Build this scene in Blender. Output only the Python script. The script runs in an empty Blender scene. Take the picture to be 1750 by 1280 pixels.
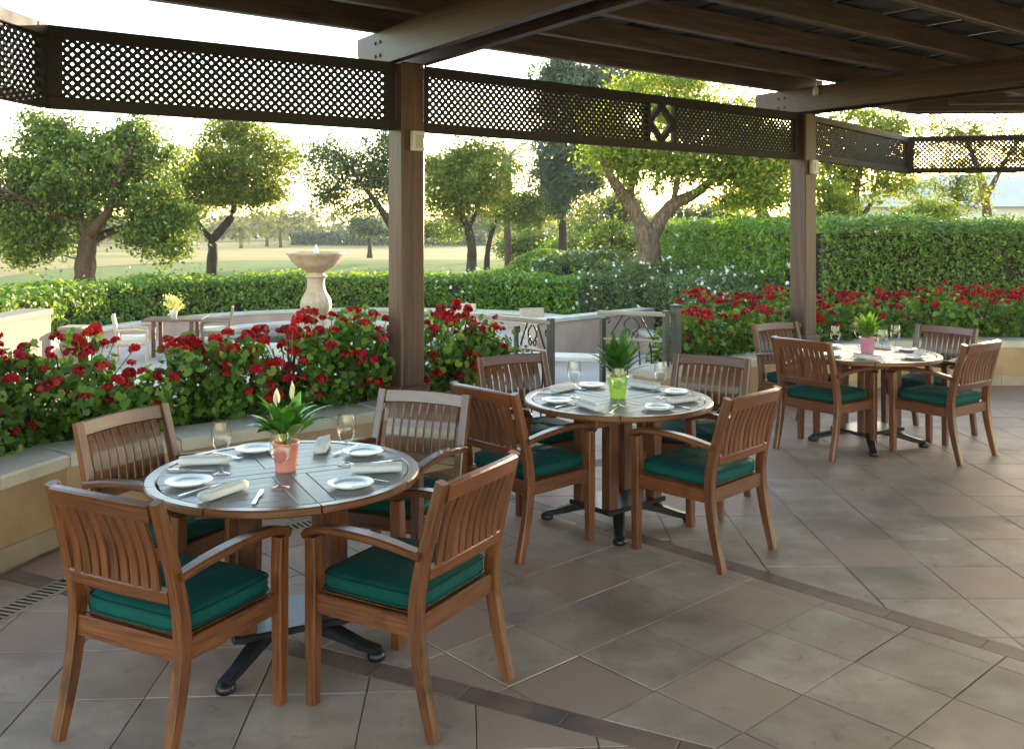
import bpy, bmesh, math, random
import numpy as np
from mathutils import Vector, Matrix
R = math.radians
random.seed(7)
rng = np.random.default_rng(11)
scene = bpy.context.scene
COL = scene.collection

# ------------------------------------------------------------------ camera, sky, sun, exposure
cam_d = bpy.data.cameras.new('camera')
cam = bpy.data.objects.new('camera', cam_d)
COL.objects.link(cam)
cam.location = (0, 0, 1.8)
cam.rotation_euler = (R(90), 0, 0)
cam_d.sensor_width = 36.0
cam_d.lens = 36.0 * 1600 / 1750
cam_d.shift_y = -(640 - 385) / 1750
cam_d.clip_start = 0.05
cam_d.clip_end = 3000
scene.camera = cam

SUN_AZ, SUN_EL = R(31.0), R(7.0)          # measured from +Y towards +X
world = bpy.data.worlds.new('World')
scene.world = world
world.use_nodes = True
wn = world.node_tree
bg = wn.nodes['Background']
sky = wn.nodes.new('ShaderNodeTexSky')
sky.sky_type = 'NISHITA'
sky.sun_disc = False
sky.sun_elevation = SUN_EL
sky.sun_rotation = SUN_AZ
sky.air_density = 1.0
sky.dust_density = .55
sky.ozone_density = .8
wn.links.new(sky.outputs[0], bg.inputs[0])
bg.inputs[1].default_value = 0.15

sun_d = bpy.data.lights.new('sun', 'SUN')
sun_d.energy = 2.6
sun_d.angle = R(0.6)
sun_d.color = (1.0, 0.83, 0.60)
sun = bpy.data.objects.new('sun', sun_d)
COL.objects.link(sun)
sd = Vector((math.sin(SUN_AZ) * math.cos(SUN_EL), math.cos(SUN_AZ) * math.cos(SUN_EL), math.sin(SUN_EL)))
sun.rotation_euler = (-sd).to_track_quat('-Z', 'Y').to_euler()
sun.location = sd * 100

vs = scene.view_settings
vs.view_transform = 'Standard'
vs.look = 'None'
vs.exposure = 3.12
vs.gamma = 1.0
vs.use_curve_mapping = False
scene.render.engine = 'CYCLES'
try:
    scene.cycles.transparent_max_bounces = 16
    scene.cycles.max_bounces = 8
except Exception:
    pass


# ------------------------------------------------------------------ helpers
def W(px, py, Y):
    """point at distance Y that the photograph (1750 wide) shows at px, py"""
    return Vector(((px - 875) / 1600 * Y, Y, 1.8 - (py - 385) / 1600 * Y))


def prop(o, label=None, cat=None, group=None, kind=None):
    if label: o['label'] = label
    if cat: o['category'] = cat
    if group: o['group'] = group
    if kind: o['kind'] = kind
    return o


def empty(name, loc=(0, 0, 0), rz=0.0, label=None, cat=None, group=None):
    o = bpy.data.objects.new(name, None)
    COL.objects.link(o)
    o.empty_display_size = 0.1
    o.location = loc
    o.rotation_euler = (0, 0, rz)
    return prop(o, label, cat, group)


def link(name, me, parent=None, loc=None, rot=None, scale=None):
    o = bpy.data.objects.new(name, me)
    COL.objects.link(o)
    if parent: o.parent = parent
    if loc is not None: o.location = loc
    if rot is not None: o.rotation_euler = rot
    if scale is not None: o.scale = (scale,) * 3 if isinstance(scale, (int, float)) else scale
    return o


def copy_tree(o, parent=None):
    c = o.copy()
    COL.objects.link(c)
    c.parent = parent
    for ch in list(o.children):
        copy_tree(ch, c)
    return c


class MB:
    """collects shapes; build() links them as one mesh object with uv"""

    def __init__(s):
        s.v, s.f, s.uv = [], [], []

    def add(s, vs, fs, uvs=None):
        b = len(s.v)
        s.v += [tuple(p) for p in vs]
        for i, f in enumerate(fs):
            s.f.append([b + k for k in f])
            s.uv.append(uvs[i] if uvs else [(vs[k][0] + vs[k][1] * .7, vs[k][2] + vs[k][1]) for k in f])

    def sweep(s, pts, w, t, up=(0, 0, 1), ch=.004, caps=True):
        """chamfered rectangle swept along pts; w across, t along 'up'"""
        pts = [Vector(p) for p in pts]
        n = len(pts)
        ws = w if isinstance(w, (list, tuple)) else [w] * n
        ts = t if isinstance(t, (list, tuple)) else [t] * n
        up = Vector(up)
        rings, L, acc = [], [], random.random() * 3
        uo = random.random() * 3
        for i, p in enumerate(pts):
            if i == 0: d = pts[1] - p
            elif i == n - 1: d = p - pts[i - 1]
            else: d = (pts[i + 1] - p).normalized() + (p - pts[i - 1]).normalized()
            d.normalize()
            side = d.cross(up)
            if side.length < 1e-5: side = d.cross(Vector((1, 0, 0)))
            side.normalize()
            u2 = side.cross(d).normalized()
            a, b = ws[i] / 2, ts[i] / 2
            c = min(ch, a * .45, b * .45)
            prof = [(-a + c, -b), (a - c, -b), (a, -b + c), (a, b - c), (a - c, b), (-a + c, b), (-a, b - c), (-a, -b + c)]
            if i > 0: acc += (p - pts[i - 1]).length
            L.append(acc)
            rings.append([p + side * x + u2 * y for x, y in prof])
        vs = [q for r_ in rings for q in r_]
        per = [0]
        for k in range(8):
            per.append(per[-1] + (rings[0][(k + 1) % 8] - rings[0][k]).length)
        fs, uvs = [], []
        for i in range(n - 1):
            for k in range(8):
                k2 = (k + 1) % 8
                fs.append([i * 8 + k, i * 8 + k2, (i + 1) * 8 + k2, (i + 1) * 8 + k])
                uvs.append([(uo + per[k], L[i]), (uo + per[k + 1], L[i]), (uo + per[k + 1], L[i + 1]), (uo + per[k], L[i + 1])])
        if caps:
            fs.append(list(range(7, -1, -1)))
            uvs.append([(uo + per[k] * .3, L[0]) for k in range(7, -1, -1)])
            fs.append([(n - 1) * 8 + k for k in range(8)])
            uvs.append([(uo + per[k] * .3, L[-1]) for k in range(8)])
        s.add(vs, fs, uvs)
        return s

    def box(s, c, size, ch=.004, rz=0.0, grain=None):
        """chamfered box, grain along its longest side"""
        c = Vector(c)
        ax = grain if grain is not None else max(range(3), key=lambda i: size[i])
        d = Vector((0, 0, 0)); d[ax] = size[ax] / 2
        if ax == 2:
            up, w, t = Vector((0, 1, 0)), size[0], size[1]
        elif ax == 1:
            up, w, t = Vector((0, 0, 1)), size[0], size[2]
        else:
            up, w, t = Vector((0, 0, 1)), size[1], size[2]
        m = Matrix.Rotation(rz, 3, 'Z')
        d, up = m @ d, m @ up
        e = d.normalized() * min(ch, d.length * .4)
        s.sweep([c - d, c - d + e, c + d - e, c + d], [w - 2 * ch, w, w, w - 2 * ch] if w > 4 * ch else w,
                [t - 2 * ch, t, t, t - 2 * ch] if t > 4 * ch else t, up, ch)
        return s

    def tube(s, pts, r, sides=8, caps=True):
        pts = [Vector(p) for p in pts]
        n = len(pts)
        rs = r if isinstance(r, (list, tuple)) else [r] * n
        ref = Vector((.31, .17, .93))
        vs, fs = [], []
        for i, p in enumerate(pts):
            d = (pts[min(i + 1, n - 1)] - pts[max(i - 1, 0)]).normalized()
            a = d.cross(ref)
            if a.length < .1: a = d.cross(Vector((1, 0, 0)))
            a.normalize()
            b = d.cross(a)
            for k in range(sides):
                th = 2 * math.pi * k / sides
                vs.append(p + (a * math.cos(th) + b * math.sin(th)) * rs[i])
        for i in range(n - 1):
            for k in range(sides):
                k2 = (k + 1) % sides
                fs.append([i * sides + k, (i + 1) * sides + k, (i + 1) * sides + k2, i * sides + k2])
        if caps:
            fs.append(list(range(sides)))
            fs.append([(n - 1) * sides + k for k in range(sides - 1, -1, -1)])
        uo = random.random()
        uvs = [[(uo + vs[k].x * .5 + vs[k].y * .5, vs[k].z) for k in f] for f in fs]
        s.add(vs, fs, uvs)
        return s

    def lathe(s, prof, seg=28, c=(0, 0, 0), flute=None, closed=False):
        c = Vector(c)
        vs, fs = [], []
        n = len(prof)
        for i, (r, z) in enumerate(prof):
            for k in range(seg):
                th = 2 * math.pi * k / seg
                rr = r * (1 + (flute[1] * math.cos(flute[0] * th) if flute and flute[2] < z < flute[3] else 0))
                vs.append(c + Vector((rr * math.cos(th), rr * math.sin(th), z)))
        for i in range(n if closed else n - 1):
            j = (i + 1) % n
            for k in range(seg):
                k2 = (k + 1) % seg
                fs.append([i * seg + k, i * seg + k2, j * seg + k2, j * seg + k])
        s.add(vs, fs)
        return s

    def prism(s, poly, z0, z1, ch=0.0):
        """polygon (x, y) extruded from z0 to z1 (counter-clockwise), chamfered top edge"""
        n = len(poly)
        vs = [(x, y, z0) for x, y in poly]
        if ch:
            cx = sum(p[0] for p in poly) / n; cy = sum(p[1] for p in poly) / n
            vs += [(x, y, z1 - ch) for x, y in poly]
            for x, y in poly:
                l = math.hypot(x - cx, y - cy) or 1
                k = max(0, (l - ch * 1.3) / l)
                vs.append((cx + (x - cx) * k, cy + (y - cy) * k, z1))
            fs = []
            for i in range(n):
                j = (i + 1) % n
                fs.append([i, j, n + j, n + i]); fs.append([n + i, n + j, 2 * n + j, 2 * n + i])
            fs.append([2 * n + i for i in range(n)])
        else:
            vs += [(x, y, z1) for x, y in poly]
            fs = [[i, (i + 1) % n, n + (i + 1) % n, n + i] for i in range(n)]
            fs.append([n + i for i in range(n)])
        fs.append(list(range(n - 1, -1, -1)))
        s.add(vs, fs)
        return s

    def mesh(s, name, mat, smooth=False):
        me = bpy.data.meshes.new(name)
        me.from_pydata(s.v, [], s.f)
        uvl = me.uv_layers.new(name='UVMap')
        flat = [c for f in s.uv for p in f for c in p]
        uvl.data.foreach_set('uv', flat)
        if smooth: me.polygons.foreach_set('use_smooth', [True] * len(me.polygons))
        if mat: me.materials.append(mat)
        me.update()
        return me

    def build(s, name, mat, parent=None, smooth=False, **kw):
        return link(name, s.mesh(name, mat, smooth), parent, **kw)


# ------------------------------------------------------------------ materials
def nodes_of(name):
    m = bpy.data.materials.new(name)
    m.use_nodes = True
    nt = m.node_tree
    b = nt.nodes['Principled BSDF']
    return m, nt, b


def N(nt, typ, **kw):
    n = nt.nodes.new(typ)
    for k, v in kw.items():
        if k.startswith('i_'):
            n.inputs[int(k[2:])].default_value = v
        else:
            setattr(n, k, v)
    return n


def coords(nt, kind, scale):
    if kind == 'world':
        g = N(nt, 'ShaderNodeNewGeometry'); out = g.outputs['Position']
    else:
        g = N(nt, 'ShaderNodeTexCoord'); out = g.outputs['UV' if kind == 'uv' else 'Object']
    mp = N(nt, 'ShaderNodeMapping')
    mp.inputs['Scale'].default_value = scale
    nt.links.new(out, mp.inputs['Vector'])
    return mp.outputs[0]


def mix_rgb(nt, fac, a, b, mode='MIX'):
    m = N(nt, 'ShaderNodeMix', data_type='RGBA', blend_type=mode)
    for sock, val in ((0, fac), (6, a), (7, b)):
        if hasattr(val, 'default_value') or hasattr(val, 'is_linked'):
            nt.links.new(val, m.inputs[sock])
        else:
            m.inputs[sock].default_value = val if sock == 0 else (*val, 1)
    return m.outputs[2]


def ramp(nt, src, lo, hi):
    r_ = N(nt, 'ShaderNodeMapRange', clamp=True)
    r_.inputs[1].default_value = lo; r_.inputs[2].default_value = hi
    nt.links.new(src, r_.inputs[0])
    return r_.outputs[0]


def surf(name, c1, c2, rough=.6, kind='obj', scale=(1, 1, 1), nscale=6, detail=6, bump=.15, bscale=40, bdist=.004,
         rand=.0, spec=.5, dirt=None, rvar=.12, metal=0.0, coat=0.0, tint=None, dirt2=None):
    m, nt, b = nodes_of(name)
    co = coords(nt, kind, scale)
    n1 = N(nt, 'ShaderNodeTexNoise'); n1.inputs['Scale'].default_value = nscale; n1.inputs['Detail'].default_value = detail
    n1.inputs['Roughness'].default_value = .62
    nt.links.new(co, n1.inputs['Vector'])
    f = ramp(nt, n1.outputs[0], .32, .68)
    col = mix_rgb(nt, f, c1, c2)
    if dirt:
        n3 = N(nt, 'ShaderNodeTexNoise'); n3.inputs['Scale'].default_value = dirt[1]; n3.inputs['Detail'].default_value = 5
        nt.links.new(coords(nt, 'world' if kind == 'world' else 'obj', (1, 1, 1)), n3.inputs['Vector'])
        col = mix_rgb(nt, ramp(nt, n3.outputs[0], dirt[2], dirt[2] + .16), col, dirt[0])
    for (dc, dsc, dlo, dw, dmx) in (dirt2 or ()):
        n4 = N(nt, 'ShaderNodeTexNoise'); n4.inputs['Scale'].default_value = dsc; n4.inputs['Detail'].default_value = 7; n4.inputs['Roughness'].default_value = .7
        n4.inputs['Distortion'].default_value = .6
        nt.links.new(co, n4.inputs['Vector'])
        mm = N(nt, 'ShaderNodeMath', operation='MULTIPLY'); mm.inputs[1].default_value = dmx
        nt.links.new(ramp(nt, n4.outputs[0], dlo, dlo + dw), mm.inputs[0])
        col = mix_rgb(nt, mm.outputs[0], col, dc)
    if rand or tint:
        oi = N(nt, 'ShaderNodeObjectInfo')
        if tint:
            col = mix_rgb(nt, ramp(nt, oi.outputs['Random'], tint[1], 1.0), col, tint[0])
        if rand:
            wn_ = N(nt, 'ShaderNodeTexWhiteNoise', noise_dimensions='1D')
            nt.links.new(oi.outputs['Random'], wn_.inputs['W'])
            hs = N(nt, 'ShaderNodeHueSaturation')
            mr = N(nt, 'ShaderNodeMapRange'); mr.inputs[3].default_value = 1 - rand; mr.inputs[4].default_value = 1 + rand
            nt.links.new(wn_.outputs['Value'], mr.inputs[0])
            nt.links.new(mr.outputs[0], hs.inputs['Value'])
            nt.links.new(col, hs.inputs['Color'])
            col = hs.outputs[0]
    nt.links.new(col, b.inputs['Base Color'])
    b.inputs['Metallic'].default_value = metal
    b.inputs['Specular IOR Level'].default_value = spec
    if coat: b.inputs['Coat Weight'].default_value = coat; b.inputs['Coat Roughness'].default_value = .2
    mr = N(nt, 'ShaderNodeMapRange'); mr.inputs[3].default_value = max(.02, rough - rvar); mr.inputs[4].default_value = min(1, rough + rvar)
    nt.links.new(n1.outputs[0], mr.inputs[0]); nt.links.new(mr.outputs[0], b.inputs['Roughness'])
    if bump:
        n2 = N(nt, 'ShaderNodeTexNoise'); n2.inputs['Scale'].default_value = bscale; n2.inputs['Detail'].default_value = 5
        nt.links.new(co, n2.inputs['Vector'])
        bp = N(nt, 'ShaderNodeBump'); bp.inputs['Strength'].default_value = bump; bp.inputs['Distance'].default_value = bdist
        nt.links.new(n2.outputs[0], bp.inputs['Height']); nt.links.new(bp.outputs[0], b.inputs['Normal'])
    return m


def leafmat(name, c1, c2, c3, rough=.45, trans=.45, spec=.35, tint=(1.9, 1.75, .8)):
    """per-leaf random colour between three tones; light passes through the leaf"""
    m, nt, b = nodes_of(name)
    at_ = N(nt, 'ShaderNodeAttribute', attribute_name='rnd')
    a = mix_rgb(nt, ramp(nt, at_.outputs['Fac'], 0, .6), c1, c2)
    col = mix_rgb(nt, ramp(nt, at_.outputs['Fac'], .6, 1.0), a, c3)
    oi = N(nt, 'ShaderNodeObjectInfo')
    hs = N(nt, 'ShaderNodeHueSaturation')
    mr = N(nt, 'ShaderNodeMapRange'); mr.inputs[3].default_value = .82; mr.inputs[4].default_value = 1.18
    nt.links.new(oi.outputs['Random'], mr.inputs[0]); nt.links.new(mr.outputs[0], hs.inputs['Value'])
    nt.links.new(col, hs.inputs['Color'])
    nt.links.new(hs.outputs[0], b.inputs['Base Color'])
    b.inputs['Roughness'].default_value = rough
    b.inputs['Specular IOR Level'].default_value = spec
    tr = N(nt, 'ShaderNodeBsdfTranslucent')
    tc = mix_rgb(nt, 1.0, hs.outputs[0], tint, 'MULTIPLY')
    nt.links.new(tc, tr.inputs['Color'])
    mx = N(nt, 'ShaderNodeMixShader'); mx.inputs[0].default_value = trans
    nt.links.new(b.outputs[0], mx.inputs[1]); nt.links.new(tr.outputs[0], mx.inputs[2])
    nt.links.new(mx.outputs[0], nt.nodes['Material Output'].inputs['Surface'])
    return m


M = {}
M['teak'] = surf('teak', (.044, .0110, .0032), (.190, .058, .0170), .36, 'uv', (120, 4.5, 1), 1.0, 7, .3, 2.2, .0012, rand=.2, spec=.5, coat=.25, dirt=((.030, .009, .004), 6.0, .60))
M['teak_grey'] = surf('sky_sheen_teak', (.060, .021, .012), (.170, .064, .038), .30, 'uv', (120, 4.5, 1), 1.0, 7, .3, 2.2, .0012, rand=.14, spec=.55, coat=.5)  # greyer than teak: sky reflection put into the wood colour
M['rim'] = surf('table_rim_teak', (.085, .030, .012), (.185, .070, .030), .33, 'uv', (45, 3, 1), 1.0, 7, .2, 2.2, .001, rand=.1, coat=.3)
M['tabletop'] = surf('tabletop_wood', (.16, .162, .165), (.25, .248, .246), .36, 'uv', (38, 3, 1), 1.0, 7, .25, 2.0, .001, rand=.12, spec=.5)
M['pergola'] = surf('stained_timber', (.072, .044, .036), (.185, .115, .094), .36, 'uv', (30, 1.6, 1), 1.0, 7, .35, 2.0, .002, rand=.12, spec=.5)
M['post'] = surf('post_timber', (.032, .0135, .010), (.120, .055, .041), .46, 'uv', (26, 1.3, 1), 1.0, 7, .45, 2.0, .002, rand=.05, spec=.45)
M['lattice'] = surf('lattice_paint', (.012, .010, .009), (.026, .021, .018), .72, 'obj', (1, 1, 1), 9, 4, .1, 60, .001, rand=.1)
M['deck'] = surf('roof_board', (.034, .034, .040), (.090, .086, .088), .6, 'uv', (20, 1.5, 1), 1.0, 6, .3, 2.0, .002, rand=.25)
M['cushion'] = surf('teal_cushion', (.0012, .043, .038), (.003, .066, .058), .86, 'obj', (1, 1, 1), 5, 5, .6, 9, .012, rand=.14, spec=.15)
M['piping'] = surf('teal_piping', (.0010, .038, .028), (.002, .05, .038), .75, 'obj', (1, 1, 1), 7, 3, .1, 300, .0006, spec=.2)
M['tile'] = surf('terracotta_stone', (.275, .180, .133), (.465, .335, .258), .60, 'world', (1, 1, 1), 3.4, 8, .35, 34, .0022, rand=.09, spec=.5, dirt=((.230, .148, .108), 1.3, .50), rvar=.16, tint=((.37, .225, .165), .66), dirt2=[((.11, .068, .048), 9.0, .58, .12, .55), ((.46, .36, .29), 16.0, .60, .12, .5), ((.075, .05, .038), 55.0, .66, .06, .5)])
M['band'] = surf('red_brown_band', (.145, .075, .055), (.250, .145, .110), .60, 'world', (1, 1, 1), 5, 8, .35, 34, .002, rand=.14, dirt=((.085, .06, .05), 2.3, .52), rvar=.14)
M['grout'] = surf('grout', (.150, .098, .072), (.250, .175, .130), .85, 'world', (1, 1, 1), 9, 6, .4, 60, .003)
M['stucco'] = surf('ochre_stucco', (.38, .235, .135), (.50, .335, .205), .85, 'world', (1, 1, 1), 2.3, 8, .5, 55, .004, dirt=((.33, .20, .115), 1.2, .55), spec=.2)
M['capstone'] = surf('pale_cap_stone', (.45, .385, .31), (.60, .53, .44), .5, 'world', (1, 1, 1), 4, 8, .3, 50, .002, rand=.06, dirt=((.42, .36, .29), 2.0, .55))
M['plinth'] = surf('plinth_stone', (.26, .19, .135), (.37, .28, .205), .6, 'world', (1, 1, 1), 4, 8, .3, 50, .002, rand=.1)
M['courtstone'] = surf('court_paving', (.33, .255, .205), (.44, .355, .295), .6, 'world', (1, 1, 1), 1.6, 8, .2, 20, .003, dirt=((.34, .29, .25), .5, .52))
M['courtwall'] = surf('court_wall_render', (.36, .235, .175), (.47, .335, .265), .8, 'world', (1, 1, 1), 1.8, 8, .3, 30, .004, rand=.06, dirt=((.40, .30, .235), .9, .55))
M['gardenwall'] = surf('cream_wall_render', (.25, .19, .145), (.33, .26, .20), .85, 'world', (1, 1, 1), 1.8, 8, .3, 30, .004, rand=.05, dirt=((.20, .15, .115), .9, .55), spec=.1)
M['fountain'] = surf('fountain_stone', (.37, .235, .14), (.52, .36, .235), .62, 'world', (1, 1, 1), 5, 8, .3, 40, .003, dirt=((.36, .235, .15), 3.0, .56))
M['soil'] = surf('planter_soil', (.018, .012, .008), (.05, .034, .022), .95, 'world', (1, 1, 1), 12, 8, .8, 40, .02)
M['grass'] = surf('field_grass', (.190, .150, .045), (.360, .260, .100), .9, 'world', (.4, 1.6, 1), .09, 8, .4, 3, .05, dirt=((.055, .115, .022), .028, .56), spec=.15)
M['lawn'] = surf('lawn_grass', (.085, .125, .020), (.170, .190, .045), .9, 'world', (1, 1, 1), .9, 8, .5, 9, .04, spec=.15)
M['bark'] = surf('bark', (.060, .036, .022), (.135, .086, .055), .9, 'obj', (3.5, 3.5, .9), 3.2, 8, 1.0, 5, .05, spec=.2)
M['bark_warm'] = surf('furrowed_bark', (.085, .050, .030), (.25, .165, .108), .9, 'obj', (4.5, 4.5, 1.1), 3.2, 8, 1.0, 4, .09, spec=.2)
M['bark_dark'] = surf('dark_bark', (.034, .026, .020), (.078, .060, .047), .9, 'obj', (3.5, 3.5, .9), 3.2, 8, 1.0, 5, .05, spec=.2)
M['china'] = surf('white_china', (.70, .70, .69), (.74, .74, .73), .15, 'obj', (1, 1, 1), 4, 2, 0, rvar=.03)
M['linen'] = surf('napkin_linen', (.66, .645, .655), (.72, .70, .71), .85, 'obj', (1, 1, 1), 9, 4, .5, 120, .002, spec=.15)
M['steel'] = surf('cutlery_steel', (.62, .62, .62), (.70, .70, .70), .2, 'obj', (1, 1, 1), 20, 3, 0, metal=1.0, rvar=.05)
M['pot_pink'] = surf('coral_pink_pot', (.66, .205, .155), (.74, .26, .20), .38, 'obj', (1, 1, 1), 14, 4, .05, 60, .001)
M['pot_lime'] = surf('lime_green_pot', (.34, .55, .055), (.42, .62, .085), .35, 'obj', (1, 1, 1), 14, 4, .05, 60, .001)
M['pot_mauve'] = surf('mauve_pink_pot', (.60, .235, .37), (.68, .30, .43), .35, 'obj', (1, 1, 1), 14, 4, .05, 60, .001)
M['pot_white'] = surf('white_pot', (.7, .69, .66), (.76, .75, .72), .4, 'obj', (1, 1, 1), 14, 4, .05, 60, .001)
M['iron'] = surf('dark_iron', (.010, .011, .013), (.025, .026, .030), .33, 'obj', (1, 1, 1), 14, 5, .2, 50, .001, metal=.4)
M['brass'] = surf('tarnished_brass', (.06, .05, .022), (.16, .125, .05), .5, 'obj', (1, 1, 1), 30, 5, .3, 60, .001, metal=.6)
M['greymetal'] = surf('grey_painted_metal', (.030, .034, .037), (.055, .061, .065), .42, 'obj', (1, 1, 1), 8, 5, .1, 50, .001)
M['rail'] = surf('weathered_handrail', (.20, .165, .135), (.31, .265, .22), .45, 'uv', (30, 2, 1), 1.0, 7, .3, 2, .001)
M['plastic'] = surf('white_fitting', (.52, .51, .47), (.60, .59, .55), .4, 'obj', (1, 1, 1), 10, 4, .05, 40, .001)
M['lens'] = surf('fitting_lens', (.30, .31, .30), (.38, .39, .38), .25, 'obj', (1, 1, 1), 10, 4, .1, 90, .001)
M['bolt'] = surf('bolt', (.02, .018, .016), (.05, .04, .03), .45, 'obj', (1, 1, 1), 20, 3, 0, metal=.7)
M['wicker'] = surf('pale_wicker', (.40, .30, .20), (.56, .44, .32), .7, 'obj', (1, 1, 1), 30, 4, .8, 90, .006, rand=.08)
M['wicker_brown'] = surf('brown_wicker', (.20, .13, .085), (.31, .21, .14), .7, 'obj', (1, 1, 1), 30, 4, .8, 90, .006, rand=.08)
M['canvas'] = surf('cream_canvas', (.60, .53, .43), (.70, .63, .53), .85, 'obj', (1, 1, 1), 10, 4, .3, 120, .002)
M['housewall'] = surf('white_house_wall', (.62, .60, .57), (.70, .68, .65), .8, 'world', (1, 1, 1), .5, 6, .2, 10, .01)
M['houseroof'] = surf('grey_house_roof', (.48, .44, .39), (.58, .53, .47), .8, 'world', (1, 1, 1), .8, 6, .4, 6, .03)
M['darkglass'] = surf('house_window_glass', (.03, .04, .05), (.05, .06, .07), .1, 'obj', (1, 1, 1), 3, 3, 0)

M['ger_leaf'] = leafmat('geranium_leaf', (0.0491, 0.1165, 0.0178), (0.1053, 0.2096, 0.0327), (0.2194, 0.3182, 0.0594), .5, .38)
M['ger_red'] = leafmat('geranium_petal', (.36, .004, .010), (.52, .008, .014), (.62, .030, .028), .6, .30, .2, (1.3, 1, 1))
M['ger_crimson'] = leafmat('crimson_petal', (.26, .003, .016), (.40, .006, .026), (.50, .020, .045), .6, .30, .2, (1.3, 1, 1))
M['ger_wine'] = leafmat('faded_petal', (.14, .004, .010), (.33, .012, .014), (.58, .075, .050), .6, .30, .2, (1.3, 1, 1))
M['hedge_leaf'] = leafmat('hedge_leaf', (0.059, 0.1218, 0.0162), (0.1087, 0.2005, 0.027), (0.2484, 0.3193, 0.0473), .45, .42)
M['hedge_yellow'] = leafmat('variegated_hedge_leaf', (0.0725, 0.1522, 0.0217), (0.1522, 0.2537, 0.0362), (0.377, 0.4205, 0.0798), .45, .45)
M['hedge_dark'] = leafmat('tall_hedge_leaf', (0.0655, 0.1428, 0.0222), (0.131, 0.2352, 0.0352), (0.2772, 0.378, 0.0592), .42, .36)
M['tree_a'] = leafmat('carob_leaf', (0.0439, 0.0867, 0.0195), (0.0879, 0.1465, 0.0286), (0.2366, 0.2616, 0.0416), .45, .40)
M['tree_b'] = leafmat('yellow_green_leaf', (0.0756, 0.1391, 0.021), (0.168, 0.2268, 0.0336), (0.3612, 0.3326, 0.056), .45, .48)
M['tree_c'] = leafmat('blue_green_leaf', (0.05, 0.085, 0.06), (0.085, 0.125, 0.0875), (0.1375, 0.1812, 0.11), .55, .35)
M['tree_d'] = leafmat('grey_green_leaf', (0.0504, 0.078, 0.036), (0.09, 0.126, 0.054), (0.156, 0.192, 0.072), .5, .38)
M['palm_leaf'] = leafmat('palm_leaf', (.075, .100, .035), (.125, .150, .050), (.200, .200, .070), .45, .38)
M['rose_leaf'] = leafmat('rose_leaf', (0.0546, 0.1014, 0.0286), (0.104, 0.156, 0.0416), (0.195, 0.221, 0.0715), .45, .4)
M['petal_white'] = leafmat('white_petal', (.70, .68, .60), (.76, .75, .70), (.80, .77, .70), .6, .35, .2, (1, 1, .96))
M['petal_yellow'] = leafmat('yellow_petal', (.62, .58, .12), (.70, .66, .20), (.72, .70, .40), .6, .4, .2, (1, 1, .9))
M['lily_leaf'] = leafmat('glossy_pot_leaf', (0.0316, 0.1229, 0.0175), (0.0632, 0.1843, 0.0246), (0.1492, 0.2896, 0.0491), .25, .3, .55)
M['zz_leaf'] = leafmat('dark_pot_leaf', (0.021, 0.084, 0.014), (0.042, 0.126, 0.021), (0.084, 0.182, 0.035), .28, .3, .5)
M['fresh_leaf'] = leafmat('fresh_pot_leaf', (.06, .16, .016), (.10, .22, .025), (.17, .29, .05), .35, .4, .4)
M['far_leaf'] = leafmat('far_wood_leaf', (.045, .072, .030), (.078, .105, .040), (.150, .150, .055), .6, .35)

# glass: clear, thin walled
m, nt, b = nodes_of('clear_glass')
tr = N(nt, 'ShaderNodeBsdfTransparent'); gl = N(nt, 'ShaderNodeBsdfGlossy'); gl.inputs['Roughness'].default_value = .03
lw = N(nt, 'ShaderNodeLayerWeight'); lw.inputs['Blend'].default_value = .5
pw = N(nt, 'ShaderNodeMath', operation='POWER'); pw.inputs[1].default_value = 2.2
nt.links.new(lw.outputs['Facing'], pw.inputs[0])
ad = N(nt, 'ShaderNodeMath', operation='MULTIPLY_ADD'); ad.inputs[1].default_value = .95; ad.inputs[2].default_value = .06
nt.links.new(pw.outputs[0], ad.inputs[0])
tr.inputs['Color'].default_value = (.97, .98, .98, 1)
mx = N(nt, 'ShaderNodeMixShader')
nt.links.new(ad.outputs[0], mx.inputs[0]); nt.links.new(tr.outputs[0], mx.inputs[1]); nt.links.new(gl.outputs[0], mx.inputs[2])
nt.links.new(mx.outputs[0], nt.nodes['Material Output'].inputs['Surface'])
M['glass'] = m
m, nt, b = nodes_of('pool_water')
b.inputs['Base Color'].default_value = (.04, .06, .06, 1); b.inputs['Roughness'].default_value = .06
nz = N(nt, 'ShaderNodeTexNoise'); nz.inputs['Scale'].default_value = 9
bp = N(nt, 'ShaderNodeBump'); bp.inputs['Strength'].default_value = .3; bp.inputs['Distance'].default_value = .02
nt.links.new(nz.outputs[0], bp.inputs['Height']); nt.links.new(bp.outputs[0], b.inputs['Normal'])
M['water'] = m
m, nt, b = nodes_of('water_jet')
b.inputs['Base Color'].default_value = (.85, .9, .92, 1); b.inputs['Roughness'].default_value = .15; b.inputs['Transmission Weight'].default_value = .5
M['jet'] = m


# ------------------------------------------------------------------ foliage helpers
T_LEAF = np.array([(0, -.5), (.26, -.1), (.2, .22), (0, .5), (-.2, .22), (-.26, -.1)])
T_DIAMOND = np.array([(0, -.5), (.25, 0), (0, .5), (-.25, 0)])
T_LONG = np.array([(0, -.5), (.13, -.1), (0, .5), (-.13, -.1)])
T_LOBE = np.array([(r_ * math.cos(a_), r_ * math.sin(a_)) for a_, r_ in [(-1.2, .44), (-.85, .40), (-.45, .50), (-.05, .42), (.4, .50), (.8, .43), (1.3, .50), (1.75, .43), (2.2, .50), (2.6, .42), (3.1, .50), (3.5, .41), (3.95, .46), (4.5, .10)]])
T_ROUND = np.array([(.12, -.42), (.44, -.28), (.5, .12), (.24, .46), (-.22, .48), (-.5, .14), (-.42, -.28), (-.1, -.42)])


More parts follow.
